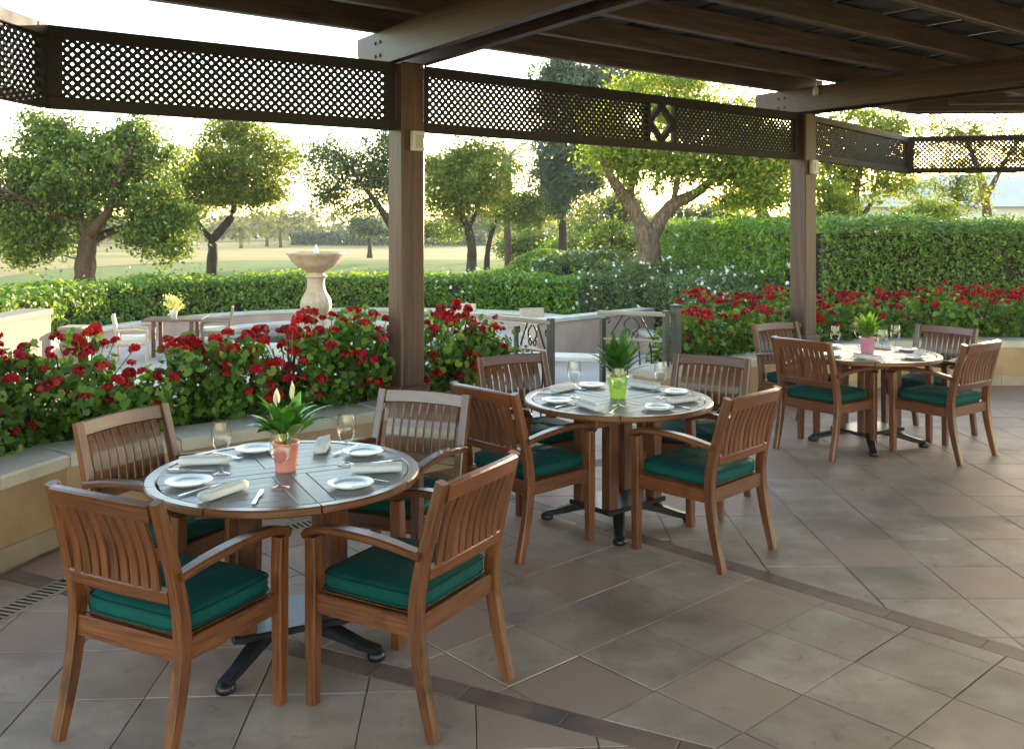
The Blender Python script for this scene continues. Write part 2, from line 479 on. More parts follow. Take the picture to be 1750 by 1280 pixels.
def cloud_mesh(name, pos, size, mat, templ=T_LEAF, up=.3, nrm=None, fold=.25, seed=0):
    """leaf faces at pos; 'up' biases the normals skyward; nrm gives preferred normals"""
    g = np.random.default_rng(seed + len(pos))
    pos = np.asarray(pos, float)
    n = len(pos); k = len(templ)
    d = g.normal(size=(n, 3))
    d /= np.linalg.norm(d, axis=1)[:, None]
    if nrm is not None: d = d * .55 + nrm
    d[:, 2] += up
    d /= np.linalg.norm(d, axis=1)[:, None] + 1e-9
    ref = g.normal(size=(n, 3))
    a = np.cross(d, ref); a /= np.linalg.norm(a, axis=1)[:, None] + 1e-9
    b_ = np.cross(d, a)
    sz = size * g.uniform(.5, 1.4, n)
    t = templ[None, :, :] * sz[:, None, None]
    cup = (np.abs(templ[:, 0])[None, :] * sz[:, None] * fold)
    v = pos[:, None, :] + a[:, None, :] * t[:, :, :1] + b_[:, None, :] * t[:, :, 1:] + d[:, None, :] * cup[:, :, None]
    me = bpy.data.meshes.new(name)
    me.vertices.add(n * k); me.vertices.foreach_set('co', v.reshape(-1))
    me.loops.add(n * k); me.loops.foreach_set('vertex_index', np.arange(n * k, dtype=np.int32))
    me.polygons.add(n)
    me.polygons.foreach_set('loop_start', np.arange(0, n * k, k, dtype=np.int32))
    me.polygons.foreach_set('loop_total', np.full(n, k, dtype=np.int32))
    at_ = me.attributes.new('rnd', 'FLOAT', 'FACE')
    at_.data.foreach_set('value', g.uniform(0, 1, n).astype(np.float32))
    me.materials.append(mat)
    me.update(calc_edges=True)
    return me


def merge_points(*arrs):
    return np.concatenate([a for a in arrs if len(a)])


def catmull(pts, sub=4):
    pts = [Vector(p) for p in pts]
    out = []
    for i in range(len(pts) - 1):
        p0 = pts[max(i - 1, 0)]; p1 = pts[i]; p2 = pts[i + 1]; p3 = pts[min(i + 2, len(pts) - 1)]
        for k in range(sub):
            t = k / sub
            out.append(.5 * ((2 * p1) + (p2 - p0) * t + (2 * p0 - 5 * p1 + 4 * p2 - p3) * t * t + (3 * p1 - p0 - 3 * p2 + p3) * t ** 3))
    out.append(pts[-1])
    return out


def make_tree(name, label, Y, base, limbs, blobs, leaf, mat, bark='bark', per=42, sig=.30, cat='tree', group=None, up=.3, templ=T_DIAMOND, seed=1, droop=0.0):
    """base: px of trunk foot; limbs: lists of (px, py, radius m, dY); blobs: (px, py, rx, ry, clusters) in photo units at distance Y"""
    g = np.random.default_rng(seed); rd = random.Random(seed)
    gz = ground_z(W(base, 450, Y).x, Y)
    foot = Vector((W(base, 450, Y).x, Y, gz))
    root = empty(name, foot, 0, label, cat, group)
    tb = MB(); nodes = []
    for li, lb in enumerate(limbs):
        pts, rs = [], []
        for (px, py, r_, dy) in lb:
            p = W(px, py, Y + dy); p.y = Y + dy
            pts.append(p - foot); rs.append(r_)
        if li == 0:
            pts = [Vector((0, 0, -.3)), Vector((0, 0, .05))] + pts; rs = [rs[0] * 1.9, rs[0] * 1.35] + rs
        cp = catmull(pts, 4)
        cr = [np.interp(i / 4, range(len(rs)), rs) * (1 + .10 * rd.uniform(-1, 1)) for i in range(len(cp))]
        tb.tube(cp, cr, 10)
        nodes += cp[3:]
    tk = tb.build('trunk', M[bark], root, smooth=True)
    cl = []
    s = Y / 1600
    extra = []
    for (px, py, rx, ry, nc) in blobs:                      # side clumps break up the outline
        for _ in range(3):
            a_ = rd.uniform(-.5, 3.64); k_ = rd.uniform(.85, 1.2)
            extra.append((px + rx * k_ * math.cos(a_), py - ry * k_ * math.sin(a_), rx * .30, ry * .28, max(1, int(nc * .13))))
    for (px, py, rx, ry, nc) in [(p_, q_, r1 * .86, r2 * .86, int(n_ * .85) + 1) for p_, q_, r1, r2, n_ in blobs] + extra:
        c = W(px, py, Y) - foot
        for _ in range(nc):
            d = g.normal(size=3); d /= np.linalg.norm(d)
            rr = g.uniform(.15, 1) ** .45 if g.random() > .24 else g.uniform(1.0, 1.5)
            rr *= 1 + .30 * math.sin(3.1 * d[0] * 2 + px) * math.sin(2.7 * d[2] * 2 + py * .1) + .12 * g.normal()
            cl.append((c.x + d[0] * rx * s * rr, c.y + d[1] * .5 * (rx + ry) * s * rr, c.z + d[2] * ry * s * rr))
    cl = np.array(cl)
    bb = MB()
    nn = np.array([tuple(p) for p in nodes])
    for c in cl[::2]:
        j = np.argmin(((nn - c) ** 2).sum(1))
        a = Vector(nn[j]); e = Vector(c); L = (e - a).length
        if L > 3.5 or L < .15: continue
        mid = (a + e) / 2 + Vector((rd.uniform(-.1, .1) * L, rd.uniform(-.1, .1) * L, .12 * L))
        r0 = min(.05, .012 + .012 * L)
        bb.tube([a, mid, e], [r0, r0 * .65, r0 * .3], 4, False)
    if bb.v: prop(bb.build('branches', M[bark], root, smooth=True), kind='stuff')
    pts = []
    for c in cl:
        k = int(per * 1.45 * g.uniform(.4, 1.6))
        sg = sig * g.uniform(.55, 1.15)
        q = g.normal(size=(k, 3)) * sg * np.array([1.15, 1.15, .75])
        if droop: q[:, 2] -= np.abs(g.normal(size=k)) * droop
        pts.append(q + c)
    pts = np.concatenate(pts)
    link('crown', cloud_mesh('crown', pts, leaf, M[mat], templ, up, seed=seed), root)
    return root


def ground_z(x, y):
    z = -1.25 + .50 * math.exp(-((x + 5) / 20) ** 2 - ((y - 66) / 13) ** 2)
    z += .25 * math.sin(x * .05 + 1.3) * math.sin(y * .045) * min(1, max(0, (y - 45) / 40))
    if y > 120: z += (y - 120) * .0035
    return z


# ================================================================== THE SETTING
# ------------------------------------------------------------------ ground
def grid_sheet(name, xs, ys, zf, mat):
    vs = [(x, y, zf(x, y)) for y in ys for x in xs]
    nx = len(xs)
    fs = [[j * nx + i, j * nx + i + 1, (j + 1) * nx + i + 1, (j + 1) * nx + i] for j in range(len(ys) - 1) for i in range(nx - 1)]
    b = MB(); b.add(vs, fs)
    return b.build(name, mat, smooth=True)


xs = sorted(set([-1500, -900, -500, -300, -200] + list(np.arange(-120, 121, 5.0)) + [200, 300, 500, 900, 1500]))
ys = sorted(set([-60, -30, 0] + list(np.arange(10, 130, 4.0)) + [140, 170, 200, 260, 400, 700, 1200, 2000]))
prop(grid_sheet('ground', xs, ys, ground_z, M['grass']), kind='structure')
# the greener lawn right behind the hedge and the mound
lx = list(np.arange(-40, 32, 2.0)); ly = list(np.arange(28, 98, 2.0))


def lawn_z(x, y):
    e = ((x + 5) / 27) ** 2 + ((y - 60) / 24) ** 2
    return ground_z(x, y) + .05 - .35 * max(0, e - .75)


prop(grid_sheet('lawn', lx, ly, lawn_z, M['lawn']), kind='structure')

# ------------------------------------------------------------------ sunken court with the fountain
CZ = -.8
court = [(-12, 9.2), (-12, 24), (-9, 25.2), (-3.3, 26), (2, 25), (6, 20), (6, 10.4), (2.4, 9.0), (-2.5, 7.2)]
b = MB(); b.prism(court[::-1], CZ - .4, CZ)
prop(b.build('court_paving', M['courtstone']), kind='structure')


def offset(pl, d):
    out = []
    for i, p in enumerate(pl):
        p = Vector((p[0], p[1]))
        ns = []
        if i > 0:
            t = (p - Vector(pl[i - 1][:2])).normalized(); ns.append(Vector((-t.y, t.x)))
        if i < len(pl) - 1:
            t = (Vector(pl[i + 1][:2]) - p).normalized(); ns.append(Vector((-t.y, t.x)))
        n = sum(ns, Vector((0, 0)))
        n.normalize()
        k = 1 / max(.5, n.dot(ns[0]))
        q = p + n * d * k
        out.append((q.x, q.y))
    return out


def band(mb, pl, d0, d1, z0, z1, ch=0.0):
    a, c = offset(pl, d0), offset(pl, d1)
    for i in range(len(pl) - 1):
        mb.prism([a[i], a[i + 1], c[i + 1], c[i]], z0, z1, ch)


def wall_run(mb, pl, d0, d1, z0, z1):
    """one closed wall along a polyline"""
    a, c = offset(pl, d0), offset(pl, d1)
    n = len(pl)
    vs = [(x, y, z0) for x, y in a] + [(x, y, z0) for x, y in c] + [(x, y, z1) for x, y in a] + [(x, y, z1) for x, y in c]
    fs = []
    for i in range(n - 1):
        fs += [[i, i + 1, 2 * n + i + 1, 2 * n + i], [n + i + 1, n + i, 3 * n + i, 3 * n + i + 1],
               [2 * n + i, 2 * n + i + 1, 3 * n + i + 1, 3 * n + i], [i + 1, i, n + i, n + i + 1]]
    fs += [[0, 2 * n, 3 * n, n], [n - 1, 2 * n - 1, 4 * n - 1, 3 * n - 1]]
    mb.add(vs, fs)


def resample(pl, step):
    out = [pl[0]]
    for i in range(len(pl) - 1):
        a, c = Vector(pl[i]), Vector(pl[i + 1])
        n = max(1, round((c - a).length / step))
        for k in range(1, n + 1):
            q = a.lerp(c, k / n)
            out.append((q.x, q.y))
    return out


def capped_wall(name, label, pl, thick, z0, z1, capw, capt, mat, capmat, step, cat='wall', plinth=None):
    root = empty(name, (0, 0, 0), 0, label, cat)
    o_ = (capw - thick) * .4
    mb = MB(); wall_run(mb, pl, o_, o_ + thick, z0, z1 - capt)
    mb.build('wall_body', mat, root)
    if plinth:
        for i in range(len(pl) - 1):
            for k_, seg in enumerate([resample(pl[i:i + 2], plinth[2])]):
                a = offset(seg, o_ - plinth[0]); c = offset(seg, o_ + .01)
                for j in range(len(seg) - 1):
                    e = Vector(a[j + 1]) - Vector(a[j]); e.normalize(); e *= .002
                    m2 = MB(); m2.prism([(a[j][0] + e.x, a[j][1] + e.y), (a[j + 1][0] - e.x, a[j + 1][1] - e.y), c[j + 1], c[j]], z0, plinth[1], .004)
                    m2.build('plinth_stone', M['plinth'], root)
    seg = resample(pl, step)
    a, c = offset(seg, 0), offset(seg, capw)
    for j in range(len(seg) - 1):
        e = Vector(a[j + 1]) - Vector(a[j]); e.normalize(); e *= .003
        m2 = MB()
        m2.prism([(a[j][0] + e.x, a[j][1] + e.y), (a[j + 1][0] - e.x, a[j + 1][1] - e.y), (c[j + 1][0] - e.x, c[j + 1][1] - e.y), (c[j][0] + e.x, c[j][1] + e.y)], z1 - capt, z1, .014)
        m2.build('cap_stone', capmat, root)
    return root


cw = [(-8.9, 15.2), (-8.8, 18.7), (-8.6, 20.4), (-8.1, 21.8), (-7.0, 23.4), (-5.2, 24.4), (-3.3, 24.7), (-1.1, 24.3), (.4, 23.4), (1.7, 21.8), (2.6, 19.6), (3.0, 16.5), (3.1, 12.6)]
cwr = [tuple(p) for p in [(v.x, v.y) for v in catmull([(*p, 0) for p in cw], 3)]]
capped_wall('court_wall', 'low curved pink rendered wall with pale coping behind the fountain', cwr, .28, CZ - .2, -.40, .36, .07, M['courtwall'], M['capstone'], 1.2)
capped_wall('court_side_wall', 'cream rendered wall with coping seen through the gap between the railings', [(.50, 17.7), (3.1, 20.3)], .26, CZ - .2, .0, .34, .07, M['courtwall'], M['capstone'], 1.2)
lw_ = [(-7.2, 7.5), (-7.15, 14.6)]
capped_wall('garden_wall', 'cream wall with pale coping at left edge above the geraniums', lw_, .35, CZ - .2, .50, .45, .08, M['gardenwall'], M['gardenwall'], 1.4)
pr = empty('stone_pier', (-7.02, 15.05, CZ), 0, 'short brown stone pier at the end of the cream left wall', 'pier')
b = MB(); b.box((0, 0, .46), (.34, .34, .92), .01); b.build('shaft', M['plinth'], pr)
b = MB(); b.box((0, 0, .95), (.40, .40, .06), .01); b.build('cap', M['plinth'], pr)

# ------------------------------------------------------------------ terrace walls
LW = [(-3.15, 3.0), (-2.65, 4.85), (-2.51, 5.32), (-2.01, 5.69), (-1.52, 6.08), (-.30, 7.04), (.16, 7.41)]
RW = [(1.30, 8.32), (2.45, 9.14), (3.6, 10.06), (4.3, 10.5), (8.5, 10.5)]
capped_wall('planter_wall', 'ochre planter wall with pale stone coping behind the left and nearest tables', LW, .30, -.02, .50, .38, .072, M['stucco'], M['capstone'], .95, plinth=(.015, .11, .6))
rwall = capped_wall('planter_wall', 'ochre planter wall with pale stone coping behind the farthest table', RW, .30, -.02, .50, .38, .072, M['stucco'], M['capstone'], .95, plinth=(.015, .11, .6))
bk = empty('planter_back_wall', (0, 0, 0), 0, 'outer wall of the geranium planter seen behind the left flowers', 'wall')
b = MB(); wall_run(b, LW, .95, 1.1, CZ - .1, .47); b.build('wall_body', M['courtwall'], bk)
bk = empty('planter_back_wall', (0, 0, 0), 0, 'outer wall of the geranium planter below the tall hedge', 'wall')
b = MB(); wall_run(b, [(1.46, 8.62), (2.02, 10.9), (3.1, 12.3), (4.2, 13.1), (9.0, 13.1)], 0, .15, CZ - .4, .40); b.build('wall_body', M['courtwall'], bk)
b = MB(); band(b, LW, .33, .96, .1, .42); prop(b.build('planter_soil', M['soil']), kind='structure')
b = MB(); b.prism([(1.50, 8.55), (3.4, 10.2), (4.2, 10.8), (9.0, 10.8), (9.0, 13.15), (4.2, 13.15), (3.1, 12.3), (2.05, 10.9)], .1, .42); prop(b.build('planter_soil', M['soil']), kind='structure')
# wall light in its slot, right wall
nl = empty('wall_light', (5.05, 10.53, .30), 0, 'white lamp plate in a dark slot of the right planter wall', 'light')
b = MB(); b.box((0, .0, 0), (.62, .05, .13), .004); b.build('dark_slot', M['iron'], nl)
b = MB(); b.box((.05, -.028, -.015), (.34, .02, .07), .004); b.build('lamp_plate', M['china'], nl)

# ------------------------------------------------------------------ terrace floor
fl = [(-3.0, 2.0), (9.5, 2.0), (9.5, 10.58), (4.3, 10.58), (3.55, 10.12), (-2.55, 5.40)]
b = MB(); b.prism(fl, -.6, -.0042)
prop(b.build('grout_bed', M['grout']), kind='structure')
floor = prop(bpy.data.objects.new('terrace_floor', None), kind='structure')
COL.objects.link(floor)


def clip(poly, hp):
    """keep the side where a*x + b*y + c >= 0"""
    a, b_, c = hp
    out = []
    for i in range(len(poly)):
        p, q = poly[i], poly[(i + 1) % len(poly)]
        dp, dq = a * p[0] + b_ * p[1] + c, a * q[0] + b_ * q[1] + c
        if dp >= 0: out.append(p)
        if (dp >= 0) != (dq >= 0):
            t = dp / (dp - dq)
            out.append((p[0] + (q[0] - p[0]) * t, p[1] + (q[1] - p[1]) * t))
    return out


def half(p, q, off=0.0):
    """half plane to the left of p->q, moved by off to the left"""
    d = Vector((q[0] - p[0], q[1] - p[1])).normalized()
    n = (-d.y, d.x)
    return (n[0], n[1], -(n[0] * p[0] + n[1] * p[1]) - off)


def area(p):
    return .5 * sum(p[i][0] * p[(i + 1) % len(p)][1] - p[(i + 1) % len(p)][0] * p[i][1] for i in range(len(p)))


B1a, B1b = (.30, 5.86), (2.20, 3.86)        # upper band, runs towards lower right
B2a, B2b = (-.93, 3.99), (.62, 3.20)        # lower band
walls = [half((9.5, 10.54), (4.3, 10.54)), half((3.6, 10.10), (-2.51, 5.36)), half((-2.47, 5.32), (-3.1, 3.0)), half((-4, 2.35), (9, 2.35)), half((9, 2), (9, 11))]
bwid = .11
regions = [
    ('tile', 0.0, (0.06, .27), .425, [half(B1b, B1a, bwid / 2 + .006)] if False else [half(B1a, B1b, bwid / 2 + .006)]),                     # behind band 1
    ('tile', math.atan2(-.74, .67), (.3387, 5.05), .40, [half(B1b, B1a, bwid / 2 + .006), half(B2a, B2b, bwid / 2 + .006)]),
    ('tile', R(3), (-.12, 3.21), .42, [half(B2b, B2a, bwid / 2 + .006), half(B1b, B1a, bwid / 2 + .006)]),
]
GAP = .0065
pieces = []
for (mt, ang, org, p, hps) in regions:
    u = (math.cos(ang), math.sin(ang)); v = (-math.sin(ang), math.cos(ang))
    for i in range(-32, 33):
        for j in range(-32, 33):
            jit = [random.uniform(-.002, .002) for _ in range(4)]
            g0 = GAP / 2
            cs = [(i * p + g0 + jit[0], j * p + g0 + jit[1]), ((i + 1) * p - g0 + jit[2], j * p + g0 + jit[1]), ((i + 1) * p - g0 + jit[2], (j + 1) * p - g0 + jit[3]), (i * p + g0 + jit[0], (j + 1) * p - g0 + jit[3])]
            poly = [(org[0] + a * u[0] + c * v[0], org[1] + a * u[1] + c * v[1]) for a, c in cs]
            if poly[0][1] > 12 or poly[0][1] < 1.5 or abs(poly[0][0]) > 10: continue
            for h in hps + walls:
                poly = clip(poly, h)
                if len(poly) < 3: break
            if len(poly) >= 3 and area(poly) > .002: pieces.append(('tile', poly))
# band stones
for (a, c_, n0, hp) in ((B1a, B1b, 16, [half(B2a, B2b)]), (B2a, B2b, 16, [])):
    d = (Vector(c_) - Vector(a)).normalized(); nn = Vector((-d.y, d.x))
    L = .42
    for k in range(-n0, n0):
        s0, s1 = k * L + .003, (k + 1) * L - .003
        q = [Vector(a) + d * s0 - nn * bwid / 2, Vector(a) + d * s1 - nn * bwid / 2, Vector(a) + d * s1 + nn * bwid / 2, Vector(a) + d * s0 + nn * bwid / 2]
        poly = [(x.x, x.y) for x in q]
        hh = walls + ([half(B1b, B1a, bwid / 2 + .006)] if a == B2a else [])
        for h in hh:
            poly = clip(poly, h)
            if len(poly) < 3: break
        if len(poly) >= 3 and area(poly) > .001: pieces.append(('band', poly))


def seen(poly):
    cx = sum(p[0] for p in poly) / len(poly); cy = sum(p[1] for p in poly) / len(poly)
    px, py = 875 + cx / cy * 1600, 385 + 1.8 / cy * 1600
    return -80 < px < 1830 and py < 1330, cy


pieces = [(m_, p_, *seen(p_)) for m_, p_ in pieces]
order = sorted([q for q in pieces if q[2]], key=lambda q: -area(q[1]) / q[3] ** 3)
far = order[295:] + [q for q in pieces if not q[2]]
for (m_, poly, _, cy) in order[:295]:
    n = len(poly)
    cx = sum(p[0] for p in poly) / n; cy = sum(p[1] for p in poly) / n
    b = MB(); b.prism([(x - cx, y - cy) for x, y in poly], -.012, 0, .0016)
    o = b.build('floor_tile' if m_ == 'tile' else 'band_stone', M[m_], floor, loc=(cx, cy, random.uniform(-.0012, .0012)))
    o.rotation_euler = (random.uniform(-.0022, .0022), random.uniform(-.0022, .0022), 0)
b = MB()
for (m_, poly, _, cy) in far:
    b.prism(poly, -.012, random.uniform(-.001, .001), .0016)
prop(b.build('distant_floor_tiles', M['tile'], floor), kind='stuff')

# ------------------------------------------------------------------ steps down to the court
U = Vector((.786, .618)); V = Vector((-.585, .811))
sp = empty('garden_steps', (0, 0, 0), 0, 'pale stone steps going down from the terrace between the two railings', 'steps')
oa, ob = Vector((.22, 7.46)), Vector((1.24, 8.27))
for k in range(6):
    d0, d1 = (-.1 if k == 0 else .95 + (k - 1) * .36), .95 + k * .36
    z = -.004 - .14 * k
    q = [oa + V * d0, ob + V * d0, ob + V * (d1 + .02), oa + V * (d1 + .02)]
    b = MB(); b.prism([(p.x, p.y) for p in q], z - .3, z, .008); b.build('step', M['courtstone'], sp)

# ------------------------------------------------------------------ drain along the wall
dr = empty('floor_drain', (0, 0, 0), 0, 'narrow slotted metal drain running along the foot of the planter wall', 'drain')
DP = [(-2.75, 3.05), (-2.24, 4.72), (-2.12, 4.92), (-1.32, 5.56), (.74, 7.17)]
frame = MB(); chan = MB()
slat_me = MB().box((0, 0, 0), (.012, .10, .006), .001, grain=1).mesh('drain_slat', M['plinth'])
for i in range(len(DP) - 1):
    a, c_ = Vector(DP[i]), Vector(DP[i + 1]); d = (c_ - a); L = d.length; d.normalize(); n = Vector((-d.y, d.x))
    for s_ in (-1, 1):
        p0, p1 = a + n * .058 * s_, c_ + n * .058 * s_
        frame.sweep([(p0.x, p0.y, .003), (p1.x, p1.y, .003)], .016, .010, ch=.002)
    q = [a - n * .05, c_ - n * .05, c_ + n * .05, a + n * .05]
    chan.prism([(p.x, p.y) for p in q], -.01, .0030)
    for k in range(int(L / .034)):
        p = a + d * (k + .5) * .034
        px = 875 + p.x / p.y * 1600
        if p.y < 3.9 or px < -40: continue
        if -1.95 < p.x < -1.55 or -.95 < p.x < .35: continue
        link('drain_slat', slat_me, dr, (p.x, p.y, .007), (0, 0, math.atan2(d.y, d.x)))
chan.build('channel', M['iron'], dr)
frame.build('frame', M['plinth'], dr)

# ================================================================== PERGOLA
pg = empty('pergola', (0, 0, 0), 0, 'dark stained timber pergola roof over the dining terrace', 'pergola')
P1, P2 = Vector((-.79, 7.0)), Vector((3.14, 10.1))
ang_u = math.atan2(U.y, U.x)
for P in (P1, P2):
    b = MB(); b.box((P.x, P.y, 1.62), (.20, .20, 2.76), .012, ang_u, 2); po = b.build('post', M['post'], pg)
    b = MB(); b.box((P.x, P.y, .56), (.26, .26, .12), .012, ang_u, 0); b.build('post_base', M['post'], po)
BD = Vector((.556, -.831))


def beam(P, length, name):
    """two planks either side of the post with cut ends"""
    nb = Vector((BD.y, -BD.x))
    for s_ in (-1, 1):
        c_ = P + nb * .125 * s_
        e0 = c_ - BD * .52
        e1 = c_ + BD * length
        dz0, dz1 = 3.0, 3.25
        w = .07
        prof = [(-.52, dz1), (-.52, dz0 + .12), (-.44, dz0 + .05), (-.30, dz0), (length, dz0), (length, dz1)]
        vs = []
        for sd_ in (-1, 1):
            for (t, z) in prof:
                q = c_ + BD * t + nb * w / 2 * sd_
                vs.append(Vector((q.x, q.y, z)))
        n = len(prof)
        fs = [[i, (i + 1) % n, n + (i + 1) % n, n + i] for i in range(n)] + [list(range(n - 1, -1, -1)), [n + i for i in range(n)]]
        prof2 = prof + prof
        uo = random.random() * 5
        uvs = [[(prof2[k][1] + uo + (k >= n) * .07, prof2[k][0]) for k in f] for f in fs]
        b = MB(); b.add(vs, fs, uvs); bm_ = b.build(name, M['post'], pg)
        if s_ == 1 or True:
            out = nb * (w / 2 * s_)
            for (t, z) in ((-.20, 3.07), (-.12, 3.07), (-.20, 3.17), (-.12, 3.17)):
                q = c_ + BD * t + out
                q2 = q + nb * s_ * .008
                m2 = MB(); m2.tube([(q.x, q.y, z), (q2.x, q2.y, z)], .014, 8); m2.build('bolt', M['bolt'], bm_)


beam(P1, 9.5, 'beam')
beam(P2, 9.5, 'beam')
PL = P1 - U * 5.0
beam(PL, 9.5, 'beam')
NR = Vector((-U.y, U.x))


def un(u, n, z):
    q = U * u + NR * n
    return (q.x, q.y, z)


n0 = P1.dot(NR)
for k in range(11):
    n = n0 + .20 - .745 * k
    u0 = -4.0
    u1 = P2.dot(U) + (.6 + .8 * k)
    b = MB(); b.sweep([un(u0, n, 3.34), un(u1, n, 3.34)], .075, .18, ch=.006); b.build('rafter', M['pergola'], pg)
    for uu in (P1.dot(U) - 3.2,):
        pass
for k in range(44):                        # roof boards laid across the rafters
    u = -3.85 + k * .34
    na, nb_ = n0 + .34, n0 - 7.6
    if u > P2.dot(U) + .55: na = n0 + .34 - (u - P2.dot(U) - .55) / .8 * .745
    z = 3.448 + (.022 if k % 2 else 0)
    b = MB(); b.sweep([un(u, na, z), un(u, nb_, z)], .40 if k % 2 else .335, .02, ch=.003); b.build('roof_board', M['deck'], pg)
# outer bay past the second post: fascia and roof strip running to the right
OB = [(3.85, 10.95), (5.25, 12.25), (9.6, 12.0)]
for i in range(2):
    b = MB(); b.sweep([(*OB[i], 3.36), (*OB[i + 1], 3.36)], .08, .22, ch=.006); b.build('fascia', M['pergola'], pg)
for k in range(5):
    q0 = Vector((5.2, 12.1)) + Vector((0, -.75)) * k - Vector((.55, 0)) * k * 0
    b = MB(); b.sweep([(q0.x - .2 + k * .3, q0.y, 3.34), (9.6, q0.y - .2, 3.34)], .075, .16, ch=.006); b.build('rafter', M['pergola'], pg)
for k in range(13):
    x = 4.45 + k * .40
    y1 = min(12.25, 12.25 - (5.25 - x) * .93) if x < 5.25 else 12.2
    b = MB(); b.sweep([(x, y1, 3.462 + .026 * (k % 2)), (x + .1, 8.0, 3.462 + .026 * (k % 2))], .44, .02, ch=.003); b.build('roof_board', M['deck'], pg)


# ------------------------------------------------------------------ lattice panels
def lattice_panel(A, B, label, single=True, ornament=None, zt=3.0, zb=2.5, parent=None, stA=.07, stB=.07):
    A, B = Vector(A), Vector(B)
    d = B - A; L = d.length; d.normalize(); n = Vector((-d.y, d.x))
    root = empty('lattice_panel', (A.x, A.y, zb), math.atan2(d.y, d.x), label, 'lattice', 'lattice panels under the pergola')
    H = zt - zb
    fr = .075
    for (z, nm) in ((fr / 2, 'bottom_rail'), (H - fr / 2, 'top_rail')):
        b = MB(); b.sweep([(0, 0, z), (L, 0, z)], .06, fr, ch=.005); b.build(nm, M['lattice'], root)
    for (x, w) in ((stA / 2, stA), (L - stB / 2, stB)):
        b = MB(); b.sweep([(x, 0, fr), (x, 0, H - fr)], w, .056, up=(0, 1, 0), ch=.004); b.build('stile', M['lattice'], root)
    spans = [(stA, L - stB)]
    if ornament:
        o0, o1 = ornament
        spans = [(stA, o0), (o1, L - stB)]
        for x in (o0 + .02, o1 - .02):
            b = MB(); b.sweep([(x, 0, fr), (x, 0, H - fr)], .04, .054, up=(0, 1, 0), ch=.004); b.build('ornament_stile', M['lattice'], root)
        xc, zc = (o0 + o1) / 2, H / 2
        hw, hh = (o1 - o0) / 2 - .045, H / 2 - fr - .012
        b = MB()
        for k in range(4):
            q = [(xc - hw, zc), (xc, zc + hh), (xc + hw, zc), (xc, zc - hh)]
            p0, p1 = q[k], q[(k + 1) % 4]
            b.sweep([(p0[0], 0, p0[1]), (p1[0], 0, p1[1])], .05, .05, up=(0, 1, 0), ch=.004)
        b.build('diamond_ornament', M['lattice'], root)
    pitch = .058
    allm = MB()
    for (x0, x1) in spans:
        z0, z1 = fr, H - fr
        h = z1 - z0
        k = 0
        for s_ in (1, -1):
            y = .0034 * s_
            c0 = x0 - h
            nn = int((x1 - x0 + h) / pitch) + 1
            for k in range(1, nn):
                xa, xb = c0 + k * pitch, c0 + k * pitch + h
                za, zb_ = (z0, z1) if s_ == 1 else (z1, z0)
                ta = max(0, (x0 - xa) / h); tb_ = min(1, (x1 - xa) / h)
                if tb_ - ta < .04: continue
                p0 = (xa + h * ta, y, za + (zb_ - za) * ta); p1 = (xa + h * tb_, y, za + (zb_ - za) * tb_)
                t_ = allm if not single else MB()
                t_.sweep([p0, p1], .0238, .006, up=(0, 1, 0), ch=.001)
                if single: t_.build('lattice_slat', M['lattice'], root)
    if not single: prop(allm.build('lattice_slats', M['lattice'], root), kind='stuff')
    return root


C0 = Vector((-2.80, 5.62)); C3 = Vector((5.38, 12.75))
pa = P1 - U * .11; pb = P1 + U * .11; pc = P2 - U * .11; pd = P2 + U * .11
lattice_panel((-2.92, 4.3), C0 - Vector((.0, .03)), 'dark diamond lattice panel cut by the left edge, turning towards the viewer', True, stB=.05)
lattice_panel(C0, pa, 'dark diamond lattice panel between the left corner and the near post', True, stA=.09)
p2len = (pc - pb).length
lattice_panel(pb, pc, 'long dark diamond lattice panel with a square ornament, between the two posts', True, ornament=(p2len * .515, p2len * .515 + .40))
lattice_panel(pd, C3, 'dark diamond lattice panel receding behind the far post', False)
lattice_panel(C3 + Vector((-.05, .0)), (8.6, 12.1), 'dark diamond lattice panel at the right edge below the low sun', False, stA=.13)
for (px, y0, Y) in ((145, 0, 5.75),):
    q = W(px, 40, Y)
    o = MB().tube([(q.x, q.y, 2.99), (q.x + .004, q.y, 3.9)], .004, 6).build('hanging_cable', M['iron'])
    prop(o, 'thin dark cable rising from the left lattice panel', 'cable')
# fittings on the posts
nf = Vector((U.y, -U.x))                       # face towards the viewer
for (P, lab) in ((P1, 'square white lamp fitting on the near post'), (P2, 'square white lamp fitting on the far post')):
    q = P + nf * .1
    f = empty('post_lamp', (q.x, q.y, 2.42), math.atan2(nf.y, nf.x) + math.pi / 2, lab, 'lamp')
    b = MB(); b.box((.02, -.025, 0), (.105, .05, .15), .006); b.build('housing', M['plastic'], f)
    b = MB(); b.box((.025, -.052, -.005), (.06, .008, .095), .002); b.build('lens', M['lens'], f)
q = P2 + BD * .35 - Vector((BD.y, -BD.x)) * .165
q = P2 + BD * .3 + Vector((BD.y, -BD.x)) * .17
f = empty('spot_lamp', (q.x, q.y, 3.2), 0, 'tiny white spot lamp on the far beam end', 'lamp')
b = MB(); b.lathe([(.001, -.05), (.03, -.05), (.035, 0), (.022, .04), (.001, .045)], 12); b.build('head', M['plastic'], f, True)
b = MB(); b.tube([(0, 0, .03), (.0, .0, .09)], .008, 6); b.build('bracket', M['plastic'], f)


